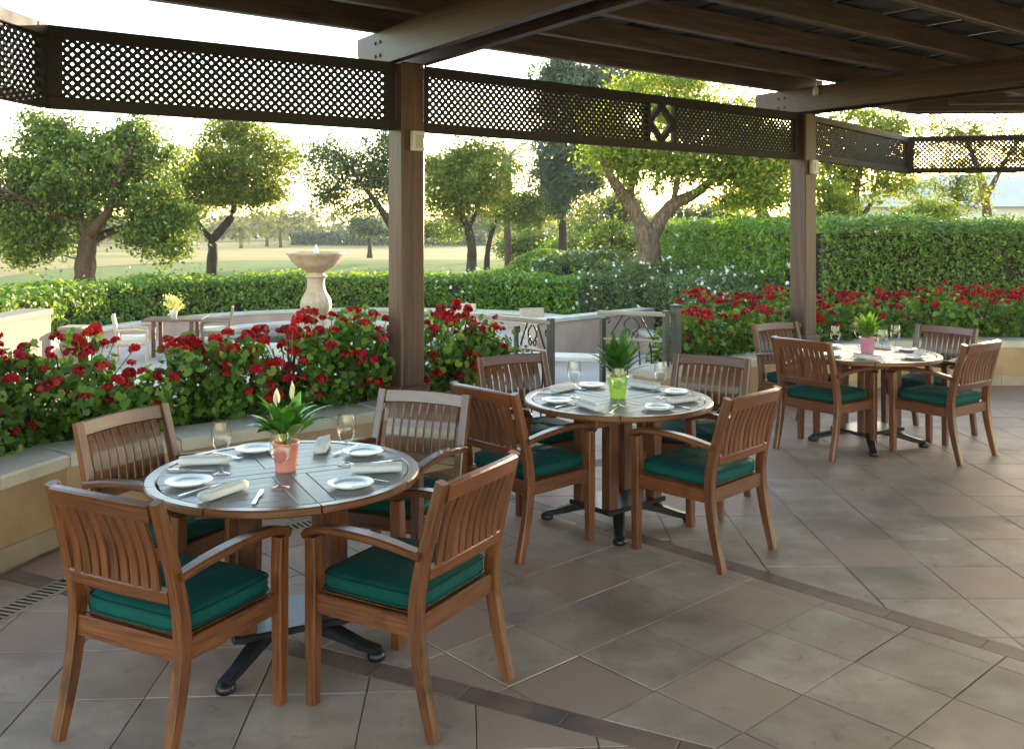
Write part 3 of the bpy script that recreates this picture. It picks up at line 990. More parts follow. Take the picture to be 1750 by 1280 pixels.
# ------------------------------------------------------------------ stair railings
def railing(a, away, L, label, drop, extra=False):
    root = empty('stair_railing', (a.x, a.y, 0), math.atan2(away.y, away.x), label, 'railing', 'railings at the garden steps')
    b = MB(); b.box((0, 0, .505), (.054, .054, 1.01), .005, 0, 2); b.build('post', M['greymetal'], root)
    b = MB(); b.box((L, 0, .45), (.05, .05, .9 - drop), .004, 0, 2); b.build('post', M['greymetal'], root)
    b = MB(); b.sweep([(-.02, 0, .975), (L + .05, 0, .975 - drop)], .058, .040, ch=.008); b.build('handrail', M['rail'], root)
    b = MB(); b.sweep([(.04, 0, .72), (L, 0, .72 - drop)], .03, .02, ch=.003); b.build('middle_rail', M['rail'], root)
    b = MB(); b.sweep([(.04, 0, .10), (L, 0, .10 - drop)], .03, .02, ch=.003); b.build('lower_rail', M['greymetal'], root)
    mid, hw = ((.04 + L) / 2, L / 2 - .10) if L < 1 else (.26, .20)
    dz = drop * mid / L
    b = MB()
    for s_ in (-1, 1):
        k = hw / .34
        pts = [(mid + s_ * k * (.02 + .085 * math.sin(t * 3.1)), 0, .935 - .14 * t - dz) for t in np.linspace(0, 1, 10)]
        pts += [(mid + s_ * k * (.055 - .035 * math.cos(a_)), 0, .79 - dz - .030 * math.sin(a_)) for a_ in np.linspace(.2, 5.0, 10)]
        b.tube(pts, .008, 6)
        b.tube([(mid + s_ * k * .13, 0, .945 - dz), (mid + s_ * k * .30, 0, .745 - dz)], .008, 6)
        b.tube([(mid + s_ * k * (.335 + .02 * math.cos(a_)), 0, .885 - dz + .028 * math.sin(a_)) for a_ in np.linspace(0, 5.2, 9)], .007, 5)
    b.build('scroll', M['iron'], root)
    if L > 1:
        b = MB(); b.box((.50, 0, .45), (.035, .035, .9), .003, 0, 2); b.build('post', M['greymetal'], root)
    for x0 in ([.13, .26, .39, .66, .82, .98] if L > 1 else [.2, .36, .52, .68]):
        pts = [(x0 + .016 * math.sin(t * 7), 0, .11 + .6 * t - drop * x0 / L) for t in np.linspace(0, 1, 12)]
        b = MB(); b.tube(pts, .008, 6); b.build('baluster', M['iron'], root)
    return root


railing(Vector((.33, 7.95)), V, 1.20, 'grey metal stair railing with scrolls, left of the green potted plant', .03)
railing(Vector((1.42, 8.64)), V, .88, 'grey metal stair railing with scrolls, beside the right geraniums', .05)
q = Vector((1.42, 8.64)) + U * .14
o = empty('railing_post', (q.x, q.y, 0), ang_u, 'grey square metal post just right of the right stair railing', 'post')
b = MB(); b.box((0, 0, .52), (.075, .075, 1.04), .005, 0, 2); b.build('shaft', M['greymetal'], o)
b = MB(); b.box((0, 0, 1.05), (.085, .085, .02), .004); b.build('cap', M['greymetal'], o)

# ------------------------------------------------------------------ fountain
ft = empty('fountain', (-4.46, 21.3, CZ), 0, 'tall peach stone pedestal fountain with fluted bulb and wide bowl', 'fountain')
b = MB(); b.lathe([(2.55, 0), (2.55, .16), (2.50, .20), (2.22, .20), (2.18, .16), (2.18, 0)], 48); b.build('pool_rim', M['capstone'], ft)
b = MB(); b.lathe([(2.19, .09), (.02, .09)], 48); b.build('pool_water', M['water'], ft)
b = MB(); b.box((0, 0, .10), (1.05, 1.05, .2), .02, 0, 0); b.build('plinth', M['fountain'], ft)
b = MB(); b.lathe([(.46, .2), (.46, .26), (.38, .30), (.30, .34), (.30, .40), (.24, .46), (.22, .52)], 36); b.build('foot', M['fountain'], ft, True)
bulb = [(.22, .52), (.27, .58), (.335, .68), (.355, .78), (.335, .90), (.285, 1.0), (.235, 1.08), (.205, 1.16), (.195, 1.26), (.20, 1.36), (.215, 1.40)]
b = MB(); b.lathe(bulb, 64, flute=(16, .028, .5, 1.14)); b.build('fluted_bulb', M['fountain'], ft, True)
b = MB(); b.lathe([(.205, 1.40), (.25, 1.42), (.25, 1.46), (.20, 1.48), (.20, 1.52), (.235, 1.54)], 36); b.build('collar', M['fountain'], ft, True)
b = MB(); b.lathe([(.20, 1.53), (.27, 1.58), (.42, 1.66), (.54, 1.77), (.61, 1.90), (.67, 1.945), (.67, 1.985), (.63, 1.99), (.58, 1.94), (.02, 1.86)], 40); b.build('bowl', M['fountain'], ft, True)
b = MB(); b.lathe([(.60, 1.962), (.02, 1.962)], 32); b.build('bowl_water', M['water'], ft)
b = MB(); b.lathe([(.07, 1.96), (.045, 2.02), (.03, 2.08), (.015, 2.14), (.001, 2.17)], 12); b.build('water_jet', M['jet'], ft, True)

# ------------------------------------------------------------------ stone bench in the court
q = Vector((.95, 15.4, CZ))
bn = empty('stone_bench', q, R(-12), 'low pale stone bench in the court seen through the step opening', 'bench')
b = MB(); b.box((0, 0, .43), (1.9, .55, .07), .01); b.build('seat', M['capstone'], bn)
for s_ in (-1, 1):
    b = MB(); b.box((s_ * .72, 0, .197), (.16, .42, .395), .01, 0, 0); b.build('support', M['courtwall'], bn)


# ------------------------------------------------------------------ court chairs and table
def wicker_chair(loc, rz, label, mat):
    r_ = empty('wicker_chair', loc, rz, label, 'chair', 'wicker chairs in the court')
    b = MB(); b.box((0, 0, .38), (.56, .54, .10), .02, 0, 0); b.build('seat', mat, r_)
    b = MB(); b.sweep([(0, -.25, .34), (0, -.29, .6), (0, -.35, .90)], [.54, .55, .52], .05, up=(0, 1, 0), ch=.015); b.build('backrest', mat, r_)
    b = MB(); b.box((0, .01, .46), (.46, .46, .06), .025, 0, 0); b.build('cushion', M['canvas'], r_)
    for s_ in (-1, 1):
        b = MB(); b.sweep([(s_ * .28, -.29, .62), (s_ * .29, .05, .63), (s_ * .285, .25, .60)], .06, .04, ch=.012); b.build('armrest', mat, r_)
        b = MB(); b.sweep([(s_ * .27, .25, 0), (s_ * .28, .25, .60)], .045, .045, ch=.008); b.build('leg', mat, r_)
        b = MB(); b.sweep([(s_ * .25, -.27, 0), (s_ * .26, -.26, .40)], .045, .045, ch=.008); b.build('leg', mat, r_)
    return r_


wicker_chair((-7.25, 17.9, CZ), R(-70), 'pale wicker chair left of the small court table', M['wicker'])
wicker_chair((-6.15, 19.4, CZ), R(105), 'brown wicker chair right of the small court table', M['wicker_brown'])
wicker_chair((-1.10, 20.0, CZ), R(170), 'cream backed wicker chair between the near post and the railing', M['wicker'])
wicker_chair((.52, 18.9, CZ), R(200), 'pale wicker chair showing its top above the left railing', M['wicker'])
tb = empty('court_table', (-6.75, 18.8, CZ), R(8), 'square wooden table in the court with a small yellow plant', 'table')
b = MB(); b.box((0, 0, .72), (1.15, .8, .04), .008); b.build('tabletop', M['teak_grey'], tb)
for sx in (-1, 1):
    for sy in (-1, 1):
        b = MB(); b.box((sx * .36, sy * .30, .35), (.07, .07, .70), .005, 0, 2); b.build('leg', M['teak'], tb)
pp = empty('potted_plant', (-6.78, 18.75, CZ + .74), 0, 'small yellow green plant in a white pot on the court table', 'plant')
b = MB(); b.lathe([(.001, 0), (.06, 0), (.08, .15), (.085, .16), (.07, .15), (.001, .13)], 16); b.build('pot', M['pot_white'], pp, True)
pts = rng.normal(size=(260, 3)) * np.array([.09, .09, .09]) + np.array([0, 0, .30])
link('foliage', cloud_mesh('foliage', pts, .07, M['petal_yellow'], T_DIAMOND, .4, seed=3), pp)


# ================================================================== DINING CHAIRS
def make_chair():
    r_ = empty('armchair')
    tk = M['teak']
    for s_ in (-1, 1):
        b = MB(); b.sweep([(s_ * .262, .235, 0), (s_ * .262, .235, .30), (s_ * .262, .232, .50), (s_ * .262, .236, .628)], [.043, .050, .052, .050], [.043, .050, .052, .050], up=(0, 1, 0), ch=.006); b.build('leg', tk, r_)
        pts = catmull([(s_ * .258, -.315, 0), (s_ * .258, -.262, .22), (s_ * .256, -.238, .42), (s_ * .254, -.262, .60), (s_ * .250, -.345, .905)], 4)
        n = len(pts)
        b = MB(); b.sweep(pts, .042, [.040 + .016 * math.sin(math.pi * min(1, i / (n - 1) * 1.05)) for i in range(n)], up=(0, 1, 0), ch=.006); b.build('rear_upright', tk, r_)
        arm = catmull([(s_ * .268, -.268, .640), (s_ * .276, -.10, .668), (s_ * .280, .10, .676), (s_ * .272, .225, .655), (s_ * .265, .268, .628)], 4)
        b = MB(); b.sweep(arm, [.040 + .018 * math.sin(math.pi * min(1, .15 + i / (len(arm) - 1) * .8)) for i in range(len(arm))], .030, ch=.007); b.build('armrest', tk, r_)
        b = MB(); b.sweep([(s_ * .258, -.222, .382), (s_ * .258, .212, .382)], .026, .075, ch=.004); b.build('side_rail', tk, r_)
    b = MB(); b.sweep([(-.238, .236, .385), (.238, .236, .385)], .026, .070, ch=.004); b.build('front_rail', tk, r_)
    b = MB(); b.sweep([(-.236, -.240, .382), (.236, -.240, .382)], .026, .075, ch=.004); b.build('back_rail', tk, r_)
    b = MB(); b.box((0, 0, .415), (.488, .45, .014), .003, 0, 1); b.build('seat_board', tk, r_)

    def yb(z): return -.240 - .105 * max(0, (z - .5)) / .405 - .012
    crest = [(x, yb(.868) - .016 * (1 - (x / .232) ** 2), .868 + .006 * (1 - (x / .232) ** 2)) for x in np.linspace(-.232, .232, 9)]
    b = MB(); b.sweep(crest, .030, .070, up=(0, -.25, 1), ch=.006); b.build('top_rail', tk, r_)
    low = [(x, yb(.572) - .010 * (1 - (x / .236) ** 2), .572) for x in np.linspace(-.236, .236, 7)]
    b = MB(); b.sweep(low, .028, .050, up=(0, -.2, 1), ch=.005); b.build('lower_back_rail', tk, r_)
    for k in range(9):
        x = -.188 + k * .047
        pts = []
        for t in np.linspace(0, 1, 7):
            z = .590 + (.840 - .590) * t
            pts.append((x, yb(z) - (.013 - .017 * math.sin(math.pi * t)) * (1 - (x / .24) ** 2 * .4) * 1.0, z))
        b = MB(); b.sweep(pts, .0365, .013, up=(0, 1, 0), ch=.003); b.build('back_slat', tk, r_)
    # cushion: rounded slab, slightly crowned
    n = 14
    vs, fs = [], []
    def sup(t, a, e=.28):
        c, s = math.cos(t), math.sin(t)
        return a * math.copysign(abs(c) ** e, c), a * math.copysign(abs(s) ** e, s)
    rings = [(.86, .424), (.955, .428), (.99, .440), (1.0, .456), (.99, .474), (.955, .486), (.86, .494), (.6, .500), (.3, .503), (.02, .504)]
    seg = 40
    for (k, z) in rings:
        for i in range(seg):
            x, y = sup(2 * math.pi * i / seg, 1)
            vs.append((x * .247 * k, y * .236 * k - .002, z + .003 * math.sin(9 * x + 3 * y) * (k < .9)))
    for j in range(len(rings) - 1):
        for i in range(seg):
            i2 = (i + 1) % seg
            fs.append([j * seg + i, j * seg + i2, (j + 1) * seg + i2, (j + 1) * seg + i])
    fs.append([i for i in range(seg - 1, -1, -1)])
    b = MB(); b.add(vs, fs); cu = b.build('seat_cushion', M['cushion'], r_, True)
    for z in (.434, .481):
        b = MB()
        pts = [(sup(2 * math.pi * i / 48, 1)[0] * .2455, sup(2 * math.pi * i / 48, 1)[1] * .2345 - .002, z) for i in range(49)]
        b.tube(pts, .004, 5, False); b.build('piping', M['piping'], cu, True)
    return r_


def az(deg): return -R(deg)


chairs = [  # x, y, facing azimuth, label, sky sheen painted into the wood
    (-1.215, 3.44, 27, 'teak armchair with teal cushion nearest the lower left corner, back to the viewer', 0),
    (-.415, 3.64, -60, 'teak armchair with teal cushion right front of the pink pot table', 0),
    (-1.545, 4.31, 116, 'teak armchair left behind the pink pot table against the planter wall', 0),
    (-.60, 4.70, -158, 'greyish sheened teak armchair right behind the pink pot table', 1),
    (.093, 5.38, 47, 'teak armchair left front of the lime pot table, behind the near table', 0),
    (1.046, 5.24, -45, 'teak armchair right front of the lime pot table, back to the viewer', 0),
    (.165, 6.14, 151, 'teak armchair left behind the lime pot table, near the left railing', 0),
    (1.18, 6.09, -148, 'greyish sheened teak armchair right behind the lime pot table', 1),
    (2.53, 7.52, 53, 'teak armchair left front of the mauve pot table', 0),
    (3.38, 7.41, -36, 'teak armchair right front of the mauve pot table, rightmost chair', 0),
    (2.56, 8.24, 152, 'teak armchair left behind the mauve pot table beside the far post', 0),
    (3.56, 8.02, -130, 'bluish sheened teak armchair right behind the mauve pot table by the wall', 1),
]
proto = make_chair()
for i, (x, y, a, lab, wz) in enumerate(chairs):
    c = proto if i == 0 else copy_tree(proto)
    c.location = (x, y, .002)
    c.rotation_euler = (0, 0, az(a))
    prop(c, lab, 'armchair', 'teak armchairs around the dining tables')
    if wz:  # swap in the greyer wood that stands for reflected sky
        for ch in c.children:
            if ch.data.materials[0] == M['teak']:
                me = bpy.data.meshes.get(ch.data.name + '_sky_sheen')
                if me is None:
                    me = ch.data.copy(); me.name = ch.data.name + '_sky_sheen'
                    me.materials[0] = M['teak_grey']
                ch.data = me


# ================================================================== TABLES
def make_table(Rr=.572):
    t = empty('dining_table')
    zt = .745
    ri = Rr - .050
    # rim: eight curved pieces
    for k in range(8):
        a0, a1 = 2 * math.pi * k / 8 + .004, 2 * math.pi * (k + 1) / 8 - .004
        pts = [(math.cos(a) * (Rr - .025), math.sin(a) * (Rr - .025), zt - .016) for a in np.linspace(a0, a1, 9)]
        b = MB(); b.sweep(pts, .049, .032, ch=.006); b.build('rim_segment', M['rim'], t)

    def chord(x): return math.sqrt(max(0, (ri - .003) ** 2 - x * x))
    # cross bars
    for (dx, dy) in ((1, 0), (0, 1)):
        for s_ in (-1, 1):
            for h in ((-1, 1) if dx == 0 else (0,)):
                off = s_ * .0357
                e = chord(.072)
                if dx: p0, p1 = (-e, off), (e, off)
                else: p0, p1 = (off, h * .0735), (off, h * e)
                b = MB(); b.sweep([(p0[0], p0[1], zt - .012), (p1[0], p1[1], zt - .012)], .069, .022, ch=.003); b.build('cross_bar', M['tabletop'], t)
    # planks filling the four quarters
    for sx in (-1, 1):
        for sy in (-1, 1):
            y0 = .0715
            w = .070
            k = 0
            while y0 + k * w < ri - .02:
                ya, yb_ = y0 + k * w + .001, min(y0 + (k + 1) * w - .001, ri - .006)
                xa, xb_ = chord(ya), chord(yb_)
                x0 = .0725
                if xa > x0 + .02:
                    poly = [(x0, ya), (xa, ya)]
                    for j in range(1, 4):
                        yy = ya + (yb_ - ya) * j / 4
                        if chord(yy) > x0: poly.append((chord(yy), yy))
                    if xb_ > x0: poly.append((xb_, yb_))
                    poly.append((x0, yb_))
                    poly = [(p[0] * sx, p[1] * sy) for p in poly]
                    if sx * sy < 0: poly = poly[::-1]
                    b = MB(); b.prism(poly, zt - .022, zt - .002, .002)
                    ro = random.random() * 4
                    b.uv = [[(b.v[i][1] + ro, b.v[i][0] + b.v[i][2]) for i in f] for f in b.f]
                    b.build('plank', M['tabletop'], t)
                k += 1
    b = MB(); b.lathe([(.0, zt - .024), (ri + .01, zt - .024), (ri + .01, zt - .034), (.0, zt - .034)], 32); b.build('under_board', M['tabletop'], t)
    for s_ in (-1, 1):
        b = MB(); b.box((0, s_ * .19, zt - .066), (.80, .05, .064), .004); b.build('bearer', M['teak'], t)
        b = MB(); b.box((s_ * .19, 0, zt - .066), (.05, .32, .064), .004); b.build('bearer', M['teak'], t)
    for sx in (-1, 1):
        for sy in (-1, 1):
            b = MB(); b.box((sx * .19, sy * .12, .385), (.075, .075, .57), .006, 0, 2); b.build('pedestal_post', M['teak'], t)
    ft_ = MB()
    for k in range(4):
        a = math.pi / 4 + k * math.pi / 2
        pts = [(math.cos(a) * r, math.sin(a) * r, z) for r, z in ((0, .115), (.12, .11), (.24, .085), (.36, .05), (.44, .035))]
        b = MB(); b.sweep(pts, [.08, .075, .07, .06, .055], [.05, .05, .045, .035, .03], ch=.008); f = b.build('foot', M['iron'], t)
        m2 = MB(); m2.lathe([(.0, 0), (.035, 0), (.04, .012), (.036, .028), (.02, .04), (.0, .042)], 12, (math.cos(a) * .43, math.sin(a) * .43, 0)); m2.build('glide', M['iron'], f, True)
    b = MB(); b.box((0, 0, .125), (.50, .34, .03), .006); b.build('base_plate', M['iron'], t)
    return t


TZ = .745
tables = [(-.972, 4.02, 27, 'round teak dining table with coral pink pot, nearest the viewer'),
          (.645, 5.71, 40, 'round teak dining table with lime green pot, in the middle'),
          (2.93, 7.72, 30, 'round teak dining table with mauve pink pot, farthest right')]
tproto = make_table()
for i, (x, y, a, lab) in enumerate(tables):
    t = tproto if i == 0 else copy_tree(tproto)
    t.location = (x, y, .002); t.rotation_euler = (0, 0, R(a))
    prop(t, lab, 'table', 'round dining tables')

# ------------------------------------------------------------------ tableware prototypes
plate_me = MB().lathe([(.001, .004), (.05, .004), (.056, .001), (.062, .005), (.092, .017), (.0945, .020), (.092, .0215), (.062, .0105), (.05, .008), (.001, .008)], 40).mesh('side_plate', M['china'], True)


def make_napkin():
    r_ = empty('napkin')
    L = .21
    b = MB()
    vs, fs = [], []
    seg, nl = 18, 9
    for i in range(nl):
        x = -L / 2 + L * i / (nl - 1)
        sq = 1 - .10 * abs(2 * i / (nl - 1) - 1) ** 3
        for k in range(seg):
            t = 2 * math.pi * k / seg
            c, s = math.cos(t), math.sin(t)
            y = .036 * math.copysign(abs(c) ** .7, c) * sq
            z = .020 + .0185 * math.copysign(abs(s) ** .75, s) * sq + .0015 * math.sin(k * 2.1 + i * .8)
            vs.append((x, y, z))
    for i in range(nl - 1):
        for k in range(seg):
            k2 = (k + 1) % seg
            fs.append([i * seg + k, i * seg + k2, (i + 1) * seg + k2, (i + 1) * seg + k])
    fs.append(list(range(seg - 1, -1, -1))); fs.append([(nl - 1) * seg + k for k in range(seg)])
    b.add(vs, fs); b.build('roll', M['linen'], r_, True)
    # loose top layer of the fold and the spiral edge at both ends
    b = MB(); b.sweep([(-L / 2 - .001, -.010, .039), (L / 2 + .001, -.010, .039)], .040, .003, up=(0, .25, 1), ch=.001); b.build('fold', M['linen'], r_)
    for s_ in (-1, 1):
        pts = [(s_ * (L / 2 + .0005), .028 * (1 - t / 14) * math.cos(t), .020 + .0145 * (1 - t / 14) * math.sin(t)) for t in np.linspace(.5, 12, 30)]
        b = MB(); b.tube(pts, .0018, 4); b.build('rolled_edge', M['linen'], r_)
    return r_


def make_glass():
    r_ = empty('wine_glass')
    b = MB(); b.lathe([(.001, 0), (.033, .001), (.034, .0025), (.014, .006), (.005, .011)], 24); b.build('foot', M['glass'], r_, True)
    b = MB(); b.lathe([(.005, .011), (.0038, .03), (.0036, .07), (.005, .086)], 12); b.build('stem', M['glass'], r_, True)
    b = MB(); b.lathe([(.004, .085), (.018, .092), (.030, .108), (.0365, .130), (.0370, .150), (.034, .175), (.0315, .196)], 28); b.build('bowl', M['glass'], r_, True)
    return r_


def make_knife():
    r_ = empty('table_knife')
    b = MB(); b.sweep([(-.105, 0, .005), (-.06, 0, .006), (0, 0, .005)], [.014, .016, .010], [.007, .008, .006], ch=.002); b.build('handle', M['steel'], r_)
    b = MB(); b.sweep([(0, 0, .005), (.02, 0, .005), (.07, .001, .004), (.095, .003, .004), (.105, .005, .004)], [.010, .018, .020, .014, .004], .0018, ch=.0006); b.build('blade', M['steel'], r_)
    return r_


def make_fork():
    r_ = empty('table_fork')
    b = MB(); b.sweep([(-.10, 0, .004), (-.05, 0, .006), (.03, 0, .010)], [.016, .011, .006], [.003, .0035, .003], ch=.001); b.build('handle', M['steel'], r_)
    b = MB(); b.sweep([(.03, 0, .010), (.042, 0, .007), (.055, 0, .005)], [.006, .022, .024], .0025, ch=.0008)
    for k in range(4):
        y = -.0098 + k * .0065
        b.sweep([(.054, y, .005), (.08, y, .005), (.095, y, .009)], .0035, .0022, ch=.0006)
    b.build('tines', M['steel'], r_)
    return r_


protos = {'napkin': make_napkin(), 'wine_glass': make_glass(), 'table_knife': make_knife(), 'table_fork': make_fork()}
usedp = set()


def put(kind, loc, rz, label, cat, group, sc=1.0):
    if kind == 'side_plate':
        o = link('side_plate', plate_me)
    else:
        o = protos[kind] if kind not in usedp else copy_tree(protos[kind])
        usedp.add(kind)
    o.location = loc; o.rotation_euler = (0, 0, rz); o.scale = (sc,) * 3
    return prop(o, label, cat, group)


tn = ['coral pink pot table', 'lime pot table', 'mauve pot table']
seats = {0: [(-127, 'front left'), (-20, 'right front'), (145, 'left rear'), (64, 'right rear')],
         1: [(-140, 'left front'), (-42, 'right front'), (128, 'left rear'), (40, 'right rear')],
         2: [(-130, 'left front'), (-35, 'right front'), (135, 'left rear'), (40, 'right rear')]}
for ti, (x, y, a, _) in enumerate(tables):
    for (th, nm) in seats[ti]:
        jr = lambda s=3: random.uniform(-s, s)
        def pol(r, d): return (x + r * math.cos(R(d)), y + r * math.sin(R(d)), TZ + .002)
        put('side_plate', pol(.405, th - 20 + jr()), 0, f'white side plate at the {nm} seat of the {tn[ti]}', 'plate', 'side plates')
        rn = {0: {'front left': 62, 'right front': 12, 'left rear': 8, 'right rear': 96}}.get(0).get(nm, th + 90) if ti == 0 else th + 90 + jr(20)
        put('napkin', pol(.395, th + 17 + jr()), R(rn), f'rolled white napkin at the {nm} seat of the {tn[ti]}', 'napkin', 'rolled napkins')
        put('table_knife', pol(.40, th + 38 + jr()), R(th + 38 + (180 if th else 0) + jr(10)), f'steel knife beside the napkin at the {nm} seat of the {tn[ti]}', 'knife', 'knives')
        put('table_fork', pol(.405, th - 2 + jr(1)), R(th + 180 + jr(8)), f'steel fork at the {nm} seat of the {tn[ti]}', 'fork', 'forks')
        put('wine_glass', pol(.265, th + 46 + jr()), R(jr(90)), f'clear wine glass at the {nm} seat of the {tn[ti]}', 'glass', 'wine glasses', 1.14)


# ------------------------------------------------------------------ potted plants on the tables
def leaf_blade(L, Wd, lean, curl, z0=0.0, r0=.0, petiole=.4):
    """leaf growing from the origin outwards along +X, petiole then blade"""
    vs, fs, uv = [], [], []
    n = 12
    x, z, ang = r0, z0, math.pi / 2 - lean
    row = []
    for i in range(n + 1):
        t = i / n
        w = .004 if t < petiole else Wd * max(0.02, math.sin(math.pi * min(1, (t - petiole) / (1 - petiole)) ** .8)) ** .9
        row.append((x, z, w, ang))
        x += math.cos(ang) * L / n; z += math.sin(ang) * L / n
        ang -= curl / n * (1 + t)
    for (x, z, w, an) in row:
        up = Vector((-math.sin(an), 0, math.cos(an)))
        for s_ in (-1, 0, 1):
            vs.append(Vector((x, s_ * w / 2, z)) + up * (abs(s_) * w * .16))
    for i in range(n):
        for k in range(2):
            fs.append([i * 3 + k, i * 3 + k + 1, (i + 1) * 3 + k + 1, (i + 1) * 3 + k])
    return vs, fs


def add_rnd(me, val):
    a = me.attributes.new('rnd', 'FLOAT', 'FACE')
    a.data.foreach_set('value', np.full(len(me.polygons), val, dtype=np.float32))


def pot(parent, r0, r1, h, mat, saucer=False):
    b = MB(); b.lathe([(.001, 0), (r0, 0), (r0 * 1.02, .004), (r1, h * .93), (r1 * 1.05, h * .94), (r1 * 1.05, h), (r1 * .95, h), (r1 * .92, h * .88), (.001, h * .86)], 32)
    b.build('pot', mat, parent, True)


def pot_plant(ti, dz, label, pr, leaves, mat, rd):
    x, y, a, _ = tables[ti]
    p = empty('potted_plant', (x, y, TZ + .002), 0, label, 'plant', 'potted plants on the dining tables')
    pot(p, pr[0], pr[1], pr[2], pr[3])
    for (L, w, lean, curl, rz, pt, *up_) in leaves:
        b = MB(); v, f = leaf_blade(L, w, lean, curl, pr[2] * .85 + (up_[0] if up_ else 0), .012 + (up_[0] * .25 if up_ else 0), pt); b.add(v, f)
        o = b.build('leaf', mat, p, True, rot=(0, 0, rz)); add_rnd(o.data, rd.random())
    return p


rd = random.Random(5)
lv = []
for k in range(34):
    outer = k / 34
    lv.append((rd.uniform(.16, .27), rd.uniform(.055, .08), .05 + outer * .62 + rd.uniform(-.1, .1), rd.uniform(.05, .95), k * 2.399 + rd.uniform(-.3, .3), rd.uniform(.2, .38)))
p = pot_plant(0, 0, 'peace lily with white flowers in a coral pink pot', (.042, .056, .125, M['pot_pink']), lv, M['lily_leaf'], rd)
for (rz, L, lean) in ((-.4, .20, .16), (-1.2, .10, .30), (2.4, .17, .40)):
    b = MB(); e = [(math.sin(lean) * L * t * math.cos(rz), math.sin(lean) * L * t * math.sin(rz), .11 + math.cos(lean) * L * t) for t in np.linspace(0, 1, 5)]
    b.tube(e, .003, 5); st = b.build('flower_stem', M['lily_leaf'], p); add_rnd(st.data, .8)
    b = MB(); v, f = leaf_blade(.082, .036, .3, -.5, 0, 0, .02); b.add(v, f)
    o = b.build('white_spathe', M['petal_white'], p, True, loc=e[-1], rot=(0, 0, rz)); add_rnd(o.data, .4)
    b = MB(); b.tube([Vector(e[-1]) + Vector((.004, 0, .008)), Vector(e[-1]) + Vector((.010 * math.cos(rz), .01 * math.sin(rz), .055))], .005, 6); s2 = b.build('spadix', M['petal_yellow'], p); add_rnd(s2.data, .2)
lv = []
for k in range(96):
    outer = k / 96
    lv.append((rd.uniform(.12, .25), rd.uniform(.026, .040), .08 + outer * .85 + rd.uniform(-.15, .15), rd.uniform(-.2, .6), k * 2.399 + rd.uniform(-.3, .3), rd.uniform(.12, .35), rd.uniform(0, .14) * (1 - outer * .6)))
pot_plant(1, 0, 'dark green leafy plant in a lime green pot', (.045, .062, .135, M['pot_lime']), lv, M['zz_leaf'], rd)
lv = []
for k in range(90):
    outer = k / 90
    lv.append((rd.uniform(.09, .19), rd.uniform(.028, .042), .08 + outer * 1.0 + rd.uniform(-.15, .15), rd.uniform(-.1, .9), k * 2.399 + rd.uniform(-.3, .3), rd.uniform(.1, .3), rd.uniform(0, .10) * (1 - outer * .6)))
p = pot_plant(2, 0, 'fresh green leafy plant in a mauve pink pot', (.048, .062, .13, M['pot_mauve']), lv, M['fresh_leaf'], rd)
# ================================================================== PLANTING
# geranium flower heads (three shared shapes)
heads = []
for k in range(9):
    g = np.random.default_rng(50 + k)
    n = (60, 46, 34, 70, 52, 28, 64, 40, 56)[k]
    d = g.normal(size=(n, 3)); d[:, 2] = np.abs(d[:, 2]) * .9 - .25
    d /= np.linalg.norm(d, axis=1)[:, None]
    heads.append(cloud_mesh('flower_head', d * np.array([.046, .046, .038]) * g.uniform(.75, 1.05, (n, 1)), .031, M[('ger_red', 'ger_crimson', 'ger_wine')[k % 3]], T_ROUND, .1, nrm=d, seed=k))
stems_me = {}


def geranium(x, y, z, h, w, nh, label, group, seed, leafn=240, lo=.25):
    g = np.random.default_rng(seed); rd = random.Random(seed)
    r_ = empty('geranium', (x, y, z), 0, label, 'geranium', group)
    tops = []
    b = MB()
    for k in range(9):
        a = rd.uniform(0, 6.28); q = w * rd.uniform(.1, .8)
        hh = h * rd.uniform(.6, .95)
        tip = Vector((math.cos(a) * q, math.sin(a) * q, hh))
        b.tube([(0, 0, 0), (tip.x * .6, tip.y * .6, hh * .5), tip], [.012, .009, .004], 5, False)
        tops.append(tip)
    b.build('stems', M['bark_dark'], r_)
    pts, nr = [], []
    for k in range(26):
        a = rd.uniform(0, 6.28); q = w * math.sqrt(rd.uniform(0, 1))
        zc = h * rd.uniform(lo * .2, 1.0) * (1 - .35 * (q / w) ** 2)
        c = np.array([math.cos(a) * q, math.sin(a) * q, zc])
        m_ = int(leafn * 2.3) // 26
        pts.append(c + g.normal(size=(m_, 3)) * np.array([.055, .055, .045]))
        out = np.array([math.cos(a) * q / w, math.sin(a) * q / w, .6]) * .7
        nr.append(np.tile(out, (m_, 1)))
    link('foliage', cloud_mesh('foliage', np.concatenate(pts), .058, M['ger_leaf'], T_LOBE, .2, nrm=np.concatenate(nr) * .75, fold=.45, seed=seed), r_)
    for k in range(int(nh * 1.75)):
        a = rd.uniform(0, 6.28); q = w * rd.uniform(.05, 1.0)
        low = rd.random() < .42
        hz = h * (rd.uniform(.30, .8) if low else rd.uniform(.86, 1.08))
        if low: a = rd.uniform(-2.9, -.2); q = w * rd.uniform(.92, 1.12)
        p_ = Vector((math.cos(a) * q, math.sin(a) * q, hz))
        o = link('flower_head', heads[rd.randrange(len(heads))], r_, p_, (rd.uniform(-.5, .5), rd.uniform(-.5, .5), rd.uniform(0, 6)), rd.uniform(.5, .98))
        b = MB(); b.tube([p_ * .55 + Vector((0, 0, h * .12)), p_], [.004, .003], 4, False)
        st = b.build('flower_stalk', M['ger_leaf'], r_); add_rnd(st.data, .7)
    return r_


ORD = ['first', 'second', 'third', 'fourth', 'fifth', 'sixth', 'seventh', 'eighth', 'ninth', 'tenth', 'eleventh', 'twelfth', 'thirteenth', 'fourteenth', 'fifteenth', 'sixteenth', 'seventeenth', 'eighteenth']


